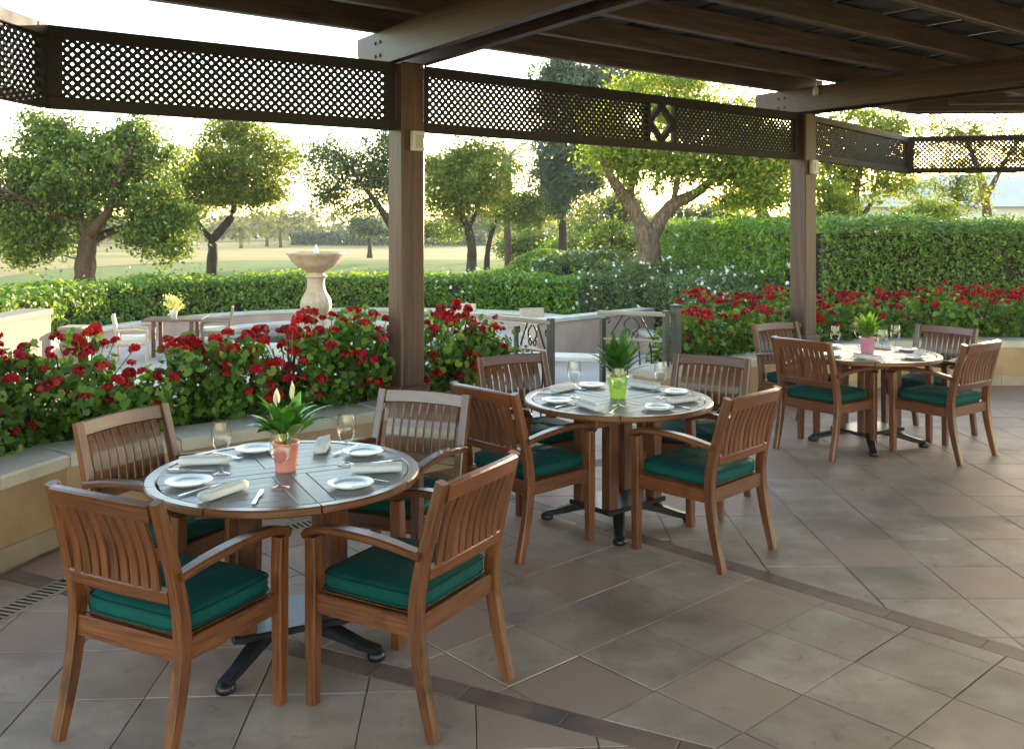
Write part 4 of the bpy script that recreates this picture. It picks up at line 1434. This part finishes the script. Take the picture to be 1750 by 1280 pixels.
def along(pl, d, step, s0=0.0):
    q = offset(pl, d); out = []
    need = s0
    for i in range(len(q) - 1):
        a, c = Vector(q[i]), Vector(q[i + 1]); L = (c - a).length
        while need <= L:
            out.append(a.lerp(c, need / L)); need += step
        need -= L
    return out


lp = [p for p in along(LW, .62, .335, 1.05)]
for k, p in enumerate(lp[:17]):
    px = 875 + p.x / p.y * 1600
    dip = .72 if 200 < px < 310 else 1.0
    geranium(p.x + random.uniform(-.04, .04), p.y + random.uniform(-.06, .06), .41, random.uniform(.56, .70) * dip, random.uniform(.27, .33), 14 if dip == 1 else 7,
             f'red geranium bush behind the left coping, {ORD[k]} from the left', 'geraniums in the left planter', 100 + k, 400)
rp = [p for p in along(RW, .62, .40, .12) if p.x < 6.9 and 875 + p.x / p.y * 1600 > 1150][:15]
for k, p in enumerate(rp):
    geranium(p.x, p.y + random.uniform(-.05, .05), .41, random.uniform(.40, .50), random.uniform(.27, .34), 6 if k < 8 else 2,
             f'red geranium bush in front row of the right planter, {ORD[k]} from the railing', 'front geraniums in the right planter', 200 + k, 280)
rp2 = [p for p in along(RW, 1.25, .45, .10) if p.x < 7.2 and 875 + p.x / p.y * 1600 > 1165][:15]
for k, p in enumerate(rp2):
    geranium(p.x, p.y + random.uniform(-.08, .08), .41, random.uniform(.50, .62), random.uniform(.32, .40), 14,
             f'tall red geranium bush in back row of the right planter, {ORD[k]} from the railing', 'back geraniums in the right planter', 300 + k, 280)


# ------------------------------------------------------------------ hedges
def hedge(name, label, pl, width, z0f, h, mat, n, leaf, seed, cat='hedge', bump=.12, flowers=0, fsize=.09):
    """clipped hedge along a polyline, leaves mostly in the outer skin, a dark twig core"""
    g = np.random.default_rng(seed)
    L = [0]
    for i in range(len(pl) - 1): L.append(L[-1] + (Vector(pl[i + 1]) - Vector(pl[i])).length)
    a = offset(pl, 0)
    c0 = Vector(pl[0]); root = empty(name, (c0.x, c0.y, z0f), 0, label, cat)
    t = g.uniform(0, L[-1], n)
    px = np.interp(t, L, [p[0] for p in pl]); py = np.interp(t, L, [p[1] for p in pl])
    off = offset(pl, 1.0)
    nx = np.interp(t, L, [off[i][0] - pl[i][0] for i in range(len(pl))]); ny = np.interp(t, L, [off[i][1] - pl[i][1] for i in range(len(pl))])
    # skin positions on a rounded box cross section
    per = g.uniform(0, 2 * h + width, n)
    s = np.where(per < h, -width / 2, np.where(per < h + width, per - h - width / 2, width / 2))
    z = np.where(per < h, per, np.where(per < h + width, h, 2 * h + width - per))
    r_ = .12
    cor = np.minimum(width / 2 - np.abs(s), h - z)
    ins = np.abs(g.normal(size=n)) * .11
    wob = bump * (np.sin(t * 1.7 + seed) * .5 + np.sin(t * 4.3 + z * 3) * .35 + np.sin(t * 9 + z * 7) * .25)
    s = s * (1 - (ins - wob * .6) / width * 1.6); z = z - np.where(z > h - .05, ins - wob, 0)
    z = z - .18 * np.clip(np.abs(s) / (width / 2) - .72, 0, 1) * (z > h - .4)
    pos = np.stack([px + nx * s - c0.x, py + ny * s - c0.y, z], 1) + g.normal(size=(n, 3)) * .035
    hol = np.sin(t * 2.9 + z * 3.1 + seed) * np.sin(z * 6.3 - t * 1.3) + .5 * np.sin(t * 7.7 + 2 * z)
    pos = pos - np.stack([nx * np.sign(s), ny * np.sign(s), 0 * s], 1) * (np.clip(hol - .55, 0, .6) * .30)[:, None]
    sh_ = (z > h - .12) & (g.uniform(size=n) < .07)
    pos[:, 2] += sh_ * g.uniform(0, .22, n) * (np.sin(t * 13.7 + seed) > .2)
    nrm = np.stack([nx * np.sign(s) * (np.abs(s) > width * .4), ny * np.sign(s) * (np.abs(s) > width * .4), (z > h - .3) * .8], 1) * .5
    link('foliage', cloud_mesh('foliage', pos, leaf, M[mat], T_LEAF, .25, nrm=nrm, seed=seed), root)
    # inner twig mass keeps light from shining straight through
    mb = MB()
    o_ = [(p[0] - c0.x, p[1] - c0.y) for p in pl]
    wall_run(mb, o_, -width / 2 + .22, width / 2 - .22, 0, h - .26)
    mb.build('twig_core', M['soil'], root)
    if flowers:
        q = pos[g.choice(n, flowers, replace=False)] + nrm[:flowers] * 0
        q = q + g.normal(size=q.shape) * .05 + np.array([0, -.06, .06])
        q = np.repeat(q, 5, 0) + g.normal(size=(flowers * 5, 3)) * fsize * .25
        link('blossoms', cloud_mesh('blossoms', q, fsize, M['petal_white'], T_ROUND, .3, seed=seed + 1), root)
    return root


hp = [(v.x, v.y) for v in catmull([(-10.6, 17.2, 0), (-10.3, 20.6, 0), (-9.5, 23.1, 0), (-7.7, 25.2, 0), (-5.2, 26.1, 0), (-3.0, 26.3, 0)], 4)]
hedge('clipped_hedge', 'clipped yellow green hedge curving behind the fountain wall on the left', hp, 1.5, -1.0, 1.45, 'hedge_yellow', 42000, .105, 21, bump=.10)
hp2 = [(v.x, v.y) for v in catmull([(-3.0, 26.3, 0), (-1.0, 26.0, 0), (1.0, 25.2, 0), (2.6, 24.0, 0)], 4)]
hedge('clipped_hedge', 'clipped green hedge with a few white flowers right of the near post', hp2, 1.5, -1.0, 1.45, 'hedge_leaf', 20000, .105, 22, bump=.12, flowers=60, fsize=.06)
hp3 = [(v.x, v.y) for v in catmull([(2.3, 24.0, 0), (3.4, 22.0, 0), (4.1, 19.6, 0), (4.3, 16.4, 0)], 4)]
hedge('rose_bush', 'loose rose bushes full of small white blooms below the big forked tree', hp3, 1.7, -.9, 1.6, 'rose_leaf', 26000, .075, 23, cat='rose bushes', bump=.28, flowers=330, fsize=.05)
hp4 = [(1.0, 28.8), (2.8, 27.6), (4.4, 26.0)]
hedge('rose_bush', 'farther white rose bushes behind the front roses', hp4, 2.0, -.9, 1.75, 'rose_leaf', 14000, .10, 24, cat='rose bushes', bump=.3, flowers=190, fsize=.055)
hedge('tall_hedge', 'tall dark clipped hedge behind the right geraniums', [(5.7, 17.2), (8.5, 16.4), (13.5, 15.6)], 1.3, -.8, 2.72, 'hedge_dark', 80000, .066, 25, bump=.09)
hedge('tall_hedge', 'tall clipped hedge receding left of the far post', [(6.1, 35.0), (6.0, 26.0), (5.9, 18.0)], 1.3, -1.1, 3.0, 'hedge_leaf', 46000, .10, 26, bump=.12, flowers=24)
# rounded shrub
g = np.random.default_rng(9)
c = W(935, 455, 30.0)
sh = empty('round_shrub', (c.x, c.y, -.9), 0, 'broad rounded clipped shrub at the foot of the middle trees', 'shrub')
d = g.normal(size=(24000, 3)); d /= np.linalg.norm(d, axis=1)[:, None]; d[:, 2] = np.abs(d[:, 2])
rr = 1 - np.abs(g.normal(size=(24000, 1))) * .07
link('foliage', cloud_mesh('foliage', d * rr * np.array([1.85, 1.3, 1.95]), .10, M['hedge_yellow'], T_LEAF, .3, nrm=d * .6, seed=5), sh)
b = MB(); b.lathe([(1.0, 0), (1.05, .6), (.8, 1.2), (.35, 1.5), (.001, 1.55)], 16); b.build('twig_core', M['soil'], sh)

# ------------------------------------------------------------------ trees
make_tree('carob_tree', 'broad dense tree with thick brown trunk at the far left', 30.0, 145,
          [[(145, 470, .33, 0), (148, 430, .29, 0), (150, 405, .26, 0), (135, 375, .17, 0), (110, 335, .10, .3), (95, 290, .05, .5)],
           [(150, 410, .22, 0), (165, 385, .17, -.3), (185, 360, .12, -.6), (195, 315, .08, -.8), (215, 270, .04, -.8)],
           [(152, 415, .17, 0), (185, 398, .12, .4), (225, 385, .08, .8), (265, 370, .04, 1.2)],
           [(140, 385, .12, 0), (100, 370, .08, -.5), (60, 350, .05, -1), (20, 330, .03, -1.5)]],
          [(70, 310, 75, 70, 70), (155, 300, 80, 70, 80), (240, 310, 65, 70, 60), (110, 250, 60, 45, 28), (80, 380, 80, 45, 66), (260, 380, 55, 52, 60), (195, 260, 30, 30, 12), (15, 330, 45, 60, 32), (290, 405, 28, 38, 22), (245, 235, 25, 30, 9), (40, 420, 50, 32, 30), (80, 215, 30, 20, 5)],
          .15, 'tree_a', per=62, sig=.27, seed=31)
make_tree('slender_tree', 'smaller tree with forked dark trunk beside the far left tree', 36.0, 362,
          [[(362, 470, .21, 0), (364, 430, .19, 0), (366, 408, .18, 0), (395, 372, .14, .2), (402, 335, .11, .3), (410, 290, .07, .4), (420, 250, .03, .4)],
           [(364, 412, .13, 0), (345, 390, .10, -.2), (335, 370, .07, -.3), (325, 330, .05, -.4), (330, 290, .03, -.4)],
           [(402, 345, .08, .3), (430, 320, .05, .6), (460, 300, .03, .8)]],
          [(360, 290, 50, 55, 62), (420, 270, 55, 55, 66), (470, 290, 35, 50, 30), (390, 325, 60, 30, 42), (330, 330, 30, 50, 24), (395, 230, 45, 22, 16), (455, 335, 30, 22, 14)],
          .15, 'tree_b', 'bark_dark', per=58, sig=.30, seed=32)
make_tree('drooping_tree', 'grey green drooping tree partly hidden by the near post', 32.0, 694,
          [[(694, 470, .24, 0), (690, 430, .20, 0), (672, 392, .16, 0), (652, 360, .11, -.2), (630, 330, .07, -.4), (600, 290, .04, -.5)],
           [(685, 415, .14, 0), (690, 350, .10, .3), (680, 290, .06, .4), (660, 240, .03, .5)]],
          [(600, 290, 60, 55, 40), (640, 260, 45, 60, 32), (560, 300, 40, 55, 22), (640, 330, 45, 30, 16), (690, 280, 40, 60, 26), (585, 345, 45, 22, 10)],
          .12, 'tree_d', 'bark_dark', per=55, sig=.27, seed=33, droop=.15)
make_tree('citrus_tree', 'bright yellow green tree just right of the near post', 40.0, 805,
          [[(806, 455, .24, 0), (806, 420, .20, 0), (798, 385, .16, 0), (784, 362, .12, 0), (775, 320, .08, 0), (770, 280, .04, 0)],
           [(800, 392, .12, 0), (815, 360, .09, .3), (830, 320, .05, .4)]],
          [(775, 300, 48, 45, 60), (820, 320, 45, 50, 54), (765, 350, 40, 32, 30), (800, 265, 35, 25, 16), (850, 310, 30, 45, 22), (745, 320, 20, 40, 12)],
          .17, 'tree_b', 'bark_dark', per=58, sig=.31, seed=34)
make_tree('young_tree', 'slim leaning young tree between the citrus tree and the palm', 44.0, 832,
          [[(832, 452, .14, 0), (835, 420, .12, 0), (845, 385, .09, 0), (858, 360, .05, 0)]],
          [(868, 350, 32, 22, 30), (855, 375, 30, 14, 10), (905, 365, 30, 22, 18)], .16, 'tree_a', 'bark_dark', per=50, sig=.30, seed=35)
make_tree('casuarina_tree', 'tall feathery blue green tree behind the lattice ornament', 46.0, 962,
          [[(962, 450, .24, 0), (962, 400, .21, 0), (960, 350, .18, 0), (962, 290, .13, 0), (970, 220, .08, 0), (975, 150, .04, 0)],
           [(962, 330, .10, 0), (985, 290, .06, .4), (1010, 250, .03, .6)], [(962, 320, .09, 0), (935, 290, .06, -.3), (920, 270, .03, -.5)]],
          [(960, 300, 55, 50, 60), (975, 240, 60, 50, 54), (1000, 170, 80, 45, 66), (1060, 140, 70, 40, 44), (945, 340, 35, 28, 20), (1030, 220, 45, 55, 34), (950, 125, 30, 25, 12)],
            .30, 'tree_c', 'bark_dark', per=85, sig=.36, seed=36, templ=T_LONG)
make_tree('forked_tree', 'large tree with thick forked brown trunk right of centre', 25.0, 1108,
          [[(1110, 475, .36, 0), (1110, 440, .32, 0), (1106, 408, .30, 0), (1092, 375, .21, 0), (1070, 340, .17, 0), (1045, 305, .13, -.2), (1032, 270, .09, -.3), (1022, 230, .05, -.4)],
           [(1108, 420, .24, 0), (1128, 378, .19, 0), (1150, 350, .17, .2), (1190, 330, .14, .4), (1218, 305, .11, .5), (1245, 270, .07, .6), (1270, 230, .04, .7)],
           [(1075, 345, .11, 0), (1085, 300, .08, .4), (1100, 260, .05, .5)], [(1150, 350, .10, .2), (1160, 300, .07, -.3), (1175, 240, .04, -.5)]],
          [(1060, 280, 40, 40, 20), (1130, 270, 55, 40, 40), (1230, 265, 60, 45, 44), (1290, 290, 55, 50, 44), (1150, 175, 90, 55, 56), (1250, 200, 80, 55, 52), (1040, 225, 40, 40, 18), (1190, 290, 40, 25, 14), (1300, 240, 50, 50, 30), (1255, 345, 40, 22, 12), (1320, 330, 30, 30, 12)],
          .125, 'tree_b', 'bark_warm', per=66, sig=.24, seed=37, droop=.08)
make_tree('leaning_tree', 'leaning tree behind the tall hedge left of the far post', 34.0, 1318,
          [[(1318, 430, .25, 0), (1312, 385, .22, 0), (1295, 350, .18, 0), (1280, 320, .13, 0), (1270, 280, .08, 0)]],
          [(1290, 300, 50, 40, 26), (1340, 280, 50, 50, 30), (1270, 340, 30, 22, 8)], .15, 'tree_b', per=52, sig=.30, seed=38)
make_tree('yellow_tree', 'yellow green tree right of the far post behind the tall hedge', 30.0, 1470,
          [[(1475, 430, .20, 0), (1470, 375, .16, 0), (1462, 340, .12, 0), (1470, 290, .07, 0)], [(1472, 372, .10, 0), (1490, 345, .07, .2), (1500, 300, .04, .3)]],
          [(1450, 300, 55, 40, 34), (1500, 270, 50, 60, 40), (1430, 250, 50, 50, 28), (1480, 215, 55, 40, 28), (1530, 320, 30, 28, 12), (1425, 350, 30, 22, 10)], .14, 'tree_b', per=55, sig=.27, seed=39)
make_tree('small_tree', 'small sparse tree in front of the white house', 32.0, 1632,
          [[(1632, 440, .10, 0), (1632, 385, .09, 0), (1633, 345, .07, 0), (1636, 310, .04, 0)]],
          [(1620, 320, 30, 22, 14), (1655, 325, 30, 24, 14), (1637, 345, 38, 14, 8), (1640, 295, 30, 16, 8)], .13, 'tree_b', 'bark_dark', per=26, sig=.22, seed=40)
make_tree('shade_tree', 'wide tree above the right lattice panel', 38.0, 1690,
          [[(1692, 470, .25, 0), (1690, 400, .22, 0), (1680, 320, .16, 0), (1660, 260, .10, 0), (1640, 225, .05, 0)], [(1685, 340, .12, 0), (1715, 280, .08, .3), (1740, 240, .04, .4)]],
          [(1610, 225, 55, 28, 26), (1680, 235, 55, 32, 30), (1740, 265, 45, 35, 20), (1660, 285, 45, 22, 10)], .15, 'tree_b', per=26, sig=.29, seed=41)
make_tree('garden_tree', 'round dark tree far out on the field left of the near post', 90.0, 632,
          [[(632, 428, .22, 0), (632, 410, .2, 0), (632, 395, .15, 0)]],
          [(632, 392, 32, 12, 40), (620, 386, 20, 8, 14), (648, 386, 18, 9, 14)], .34, 'tree_c', 'bark_dark', per=45, sig=.42, seed=42)
make_tree('garden_tree', 'pale low tree among the trunks right of the citrus tree', 62.0, 990,
          [[(1000, 440, .2, 0), (1005, 410, .16, 0), (1015, 380, .1, 0)]],
          [(1010, 375, 40, 30, 34), (1050, 380, 30, 30, 22), (985, 400, 30, 18, 12)], .22, 'tree_a', per=48, sig=.42, seed=43)
make_tree('garden_tree', 'dark green bush tree behind the forked trunk', 45.0, 1200,
          [[(1205, 430, .15, 0), (1205, 400, .12, 0), (1205, 375, .08, 0)]],
          [(1205, 372, 45, 24, 40), (1165, 385, 25, 18, 14), (1245, 380, 25, 16, 12)], .18, 'tree_c', per=52, sig=.34, seed=44)
make_tree('garden_tree', 'soft green tree between the palm trunk and the casuarina', 70.0, 930,
          [[(925, 430, .2, 0), (925, 405, .15, 0), (922, 380, .1, 0)]],
          [(925, 375, 36, 24, 32), (895, 385, 22, 16, 12), (725, 395, 30, 18, 22), (765, 400, 28, 14, 14)], .24, 'tree_a', per=46, sig=.42, seed=45)


for (px, py, rx, ry, Yd, mt, lab) in ((900, 418, 36, 20, 58, 'tree_a', 'dark bush on the field behind the citrus tree trunk'), (985, 425, 34, 22, 50, 'hedge_leaf', 'green bush at the foot of the casuarina trunk'),
                                      (1045, 415, 40, 34, 40, 'tree_a', 'leafy green bush left of the big forked trunk'), (1062, 350, 26, 30, 55, 'tree_d', 'pale green sapling behind the left limb of the forked tree'),
                                      (1180, 405, 40, 26, 38, 'hedge_leaf', 'light green bush right of the big forked trunk'), (1420, 350, 34, 30, 26, 'tree_b', 'yellow bush over the tall hedge beside the far post'),
                                      (1580, 365, 40, 14, 24, 'tree_b', 'loose shoots over the tall hedge below the white house')):
    make_tree('garden_bush', lab, Yd, px, [[(px, py + ry, .08, 0), (px, py, .06, 0), (px + 4, py - ry * .6, .03, 0)]],
              [(px, py, rx, ry, 26), (px - rx * .6, py + ry * .4, rx * .6, ry * .6, 10), (px + rx * .6, py + ry * .3, rx * .6, ry * .6, 10), (px, py + ry * 1.3, rx * .8, ry * .8, 12)],
              .0038 * Yd, mt, 'bark_dark', per=50, sig=.0065 * Yd, cat='bush', seed=int(px))


# ------------------------------------------------------------------ palms
def palm(name, label, px, ybase, ytop, Y, nf, fl, r_, seed, group=None):
    rd = random.Random(seed)
    x = W(px, 0, Y).x; gz = ground_z(x, Y); top = W(px, ytop, Y).z - gz
    root = empty(name, (x, Y, gz), 0, label, 'palm', group)
    b = MB()
    n = 14
    b.tube([(.04 * math.sin(i * .6), 0, top * i / n) for i in range(n + 1)], [r_ * (1.25 if i == 0 else 1 + .08 * (i % 2)) for i in range(n + 1)], 10)
    b.build('trunk', M['bark'], root, True)
    for k in range(nf):
        el = rd.uniform(-.35, 1.35); a = k * 2.399 + rd.uniform(-.2, .2); L = fl * rd.uniform(.8, 1.1)
        b = MB()
        p = Vector((0, 0, top)); ang = el
        spine = []
        for i in range(13):
            spine.append(p.copy())
            p = p + Vector((math.cos(a) * math.cos(ang), math.sin(a) * math.cos(ang), math.sin(ang))) * L / 12
            ang -= .13
        side = Vector((-math.sin(a), math.cos(a), 0))
        vs, fs = [], []
        for i in range(1, 12):
            for sub in (0, .5):
                q = spine[i].lerp(spine[i + 1], sub)
                ll = L * .26 * math.sin(math.pi * (i + sub + 1) / 14)
                dirn = (spine[i + 1] - spine[i]).normalized()
                for s_ in (-1, 1):
                    tip = q + (side * s_ * .8 + dirn * .6).normalized() * ll + Vector((0, 0, -.25 * ll))
                    o_ = len(vs); w = dirn * L * .014
                    vs += [q - w, q + w, tip]; fs.append([o_, o_ + 1, o_ + 2])
        b.add(vs, fs)
        b.tube(spine, [.02 * fl / 2 * (1 - i / 14) + .004 for i in range(13)], 4, False)
        o = b.build('frond', M['palm_leaf'], root); at_ = o.data.attributes.new('rnd', 'FLOAT', 'FACE')
        at_.data.foreach_set('value', np.full(len(o.data.polygons), rd.random(), dtype=np.float32))
    return root


palm('palm_tree', 'tall palm with slim trunk and fan crown between the middle trees', 867, 445, 275, 52.0, 30, 2.6, .19, 61)
palm('palm_tree', 'short yellowish palm far out on the field, leftmost of three', 412, 425, 393, 120.0, 24, 2.6, .22, 62, 'far palms on the field')
palm('palm_tree', 'tallest of the three far palms on the field', 456, 425, 382, 130.0, 24, 3.0, .22, 63, 'far palms on the field')
palm('palm_tree', 'far palm on the field, nearest to the fountain bowl', 479, 425, 392, 125.0, 22, 2.2, .2, 64, 'far palms on the field')

# ------------------------------------------------------------------ far wood and far hedge
g = np.random.default_rng(77)
pts = []
for k in range(330):
    Yf = g.uniform(150, 270); x = g.uniform(-.72, .72) * Yf
    hgt = g.uniform(2.5, 6.2) * (1.5 if g.random() < .12 else 1); w = g.uniform(2.0, 5.0)
    m_ = 150
    d = g.normal(size=(m_, 3)); d /= np.linalg.norm(d, axis=1)[:, None]
    d *= g.uniform(.5, 1, (m_, 1))
    pts.append(np.array([x, Yf, ground_z(x, Yf) + hgt * .55]) + d * np.array([w, w, hgt * .5]))
o = link('far_wood', cloud_mesh('far_wood', np.concatenate(pts), 1.15, M['far_leaf'], T_DIAMOND, .3, seed=8))
prop(o, 'pale band of distant trees along the far side of the field', 'trees', kind='stuff')
hedge('far_hedge', 'long low bluish hedge far across the field behind the fountain bowl', [(-33, 142), (-18, 140), (-4, 141)], 3.0, -1.2, 1.9, 'tree_c', 9000, .5, 28, bump=.3)

# ------------------------------------------------------------------ white house on the right
hs = empty('white_house', (25.5, 52, -1.25), R(-8), 'low white house with grey hipped roof behind the tall hedge', 'house')
b = MB(); b.box((0, 0, 2.0), (13, 7, 4.0), .02); b.build('wall', M['housewall'], hs)
b = MB()
b.add([(-7.1, -4.1, 4.0), (7.1, -4.1, 4.0), (7.1, 4.1, 4.0), (-7.1, 4.1, 4.0), (-3.2, 0, 5.7), (3.2, 0, 5.7)], [[0, 1, 5, 4], [1, 2, 5], [2, 3, 4, 5], [3, 0, 4], [3, 2, 1, 0]])
rf = b.build('roof', M['houseroof'], hs)
b = MB(); b.box((2.2, .8, 5.5), (.7, .7, 1.2), .02, 0, 2); b.build('chimney', M['housewall'], rf)
for x in (-4.6, -1.6, 1.6, 4.6):
    b = MB(); b.box((x, -3.5, 2.6), (1.3, .12, 1.4), .02); w_ = b.build('window', M['housewall'], hs)
    b = MB(); b.box((x, -3.565, 2.6), (1.1, .04, 1.2), .005); b.build('pane', M['darkglass'], w_)
hs2 = empty('white_house', (33, 66, -1.25), R(5), 'second pale house partly behind trees at the right edge', 'house')
b = MB(); b.box((0, 0, 2.4), (14, 8, 4.8), .02); b.build('wall', M['housewall'], hs2)
b = MB(); b.add([(-7.6, -4.6, 4.8), (7.6, -4.6, 4.8), (7.6, 4.6, 4.8), (-7.6, 4.6, 4.8), (-3.2, 0, 6.6), (3.2, 0, 6.6)], [[0, 1, 5, 4], [1, 2, 5], [2, 3, 4, 5], [3, 0, 4], [3, 2, 1, 0]])
b.build('roof', M['houseroof'], hs2)

# ------------------------------------------------------------------ the evening air
m = bpy.data.materials.new('evening_air'); m.use_nodes = True
nt = m.node_tree; nt.nodes.clear()
out = nt.nodes.new('ShaderNodeOutputMaterial'); pv = nt.nodes.new('ShaderNodeVolumePrincipled')
pv.inputs['Color'].default_value = (.93, .95, 1.0, 1); pv.inputs['Density'].default_value = .00025; pv.inputs['Anisotropy'].default_value = .35
nt.links.new(pv.outputs[0], out.inputs['Volume'])
b = MB(); b.add([(-1600, -100, -3.5), (1600, -100, -3.5), (1600, 2100, -3.5), (-1600, 2100, -3.5), (-1600, -100, 12), (1600, -100, 12), (1600, 2100, 12), (-1600, 2100, 12)],
                [[3, 2, 1, 0], [4, 5, 6, 7], [0, 1, 5, 4], [1, 2, 6, 5], [2, 3, 7, 6], [3, 0, 4, 7]])
prop(b.build('haze', m), kind='stuff')
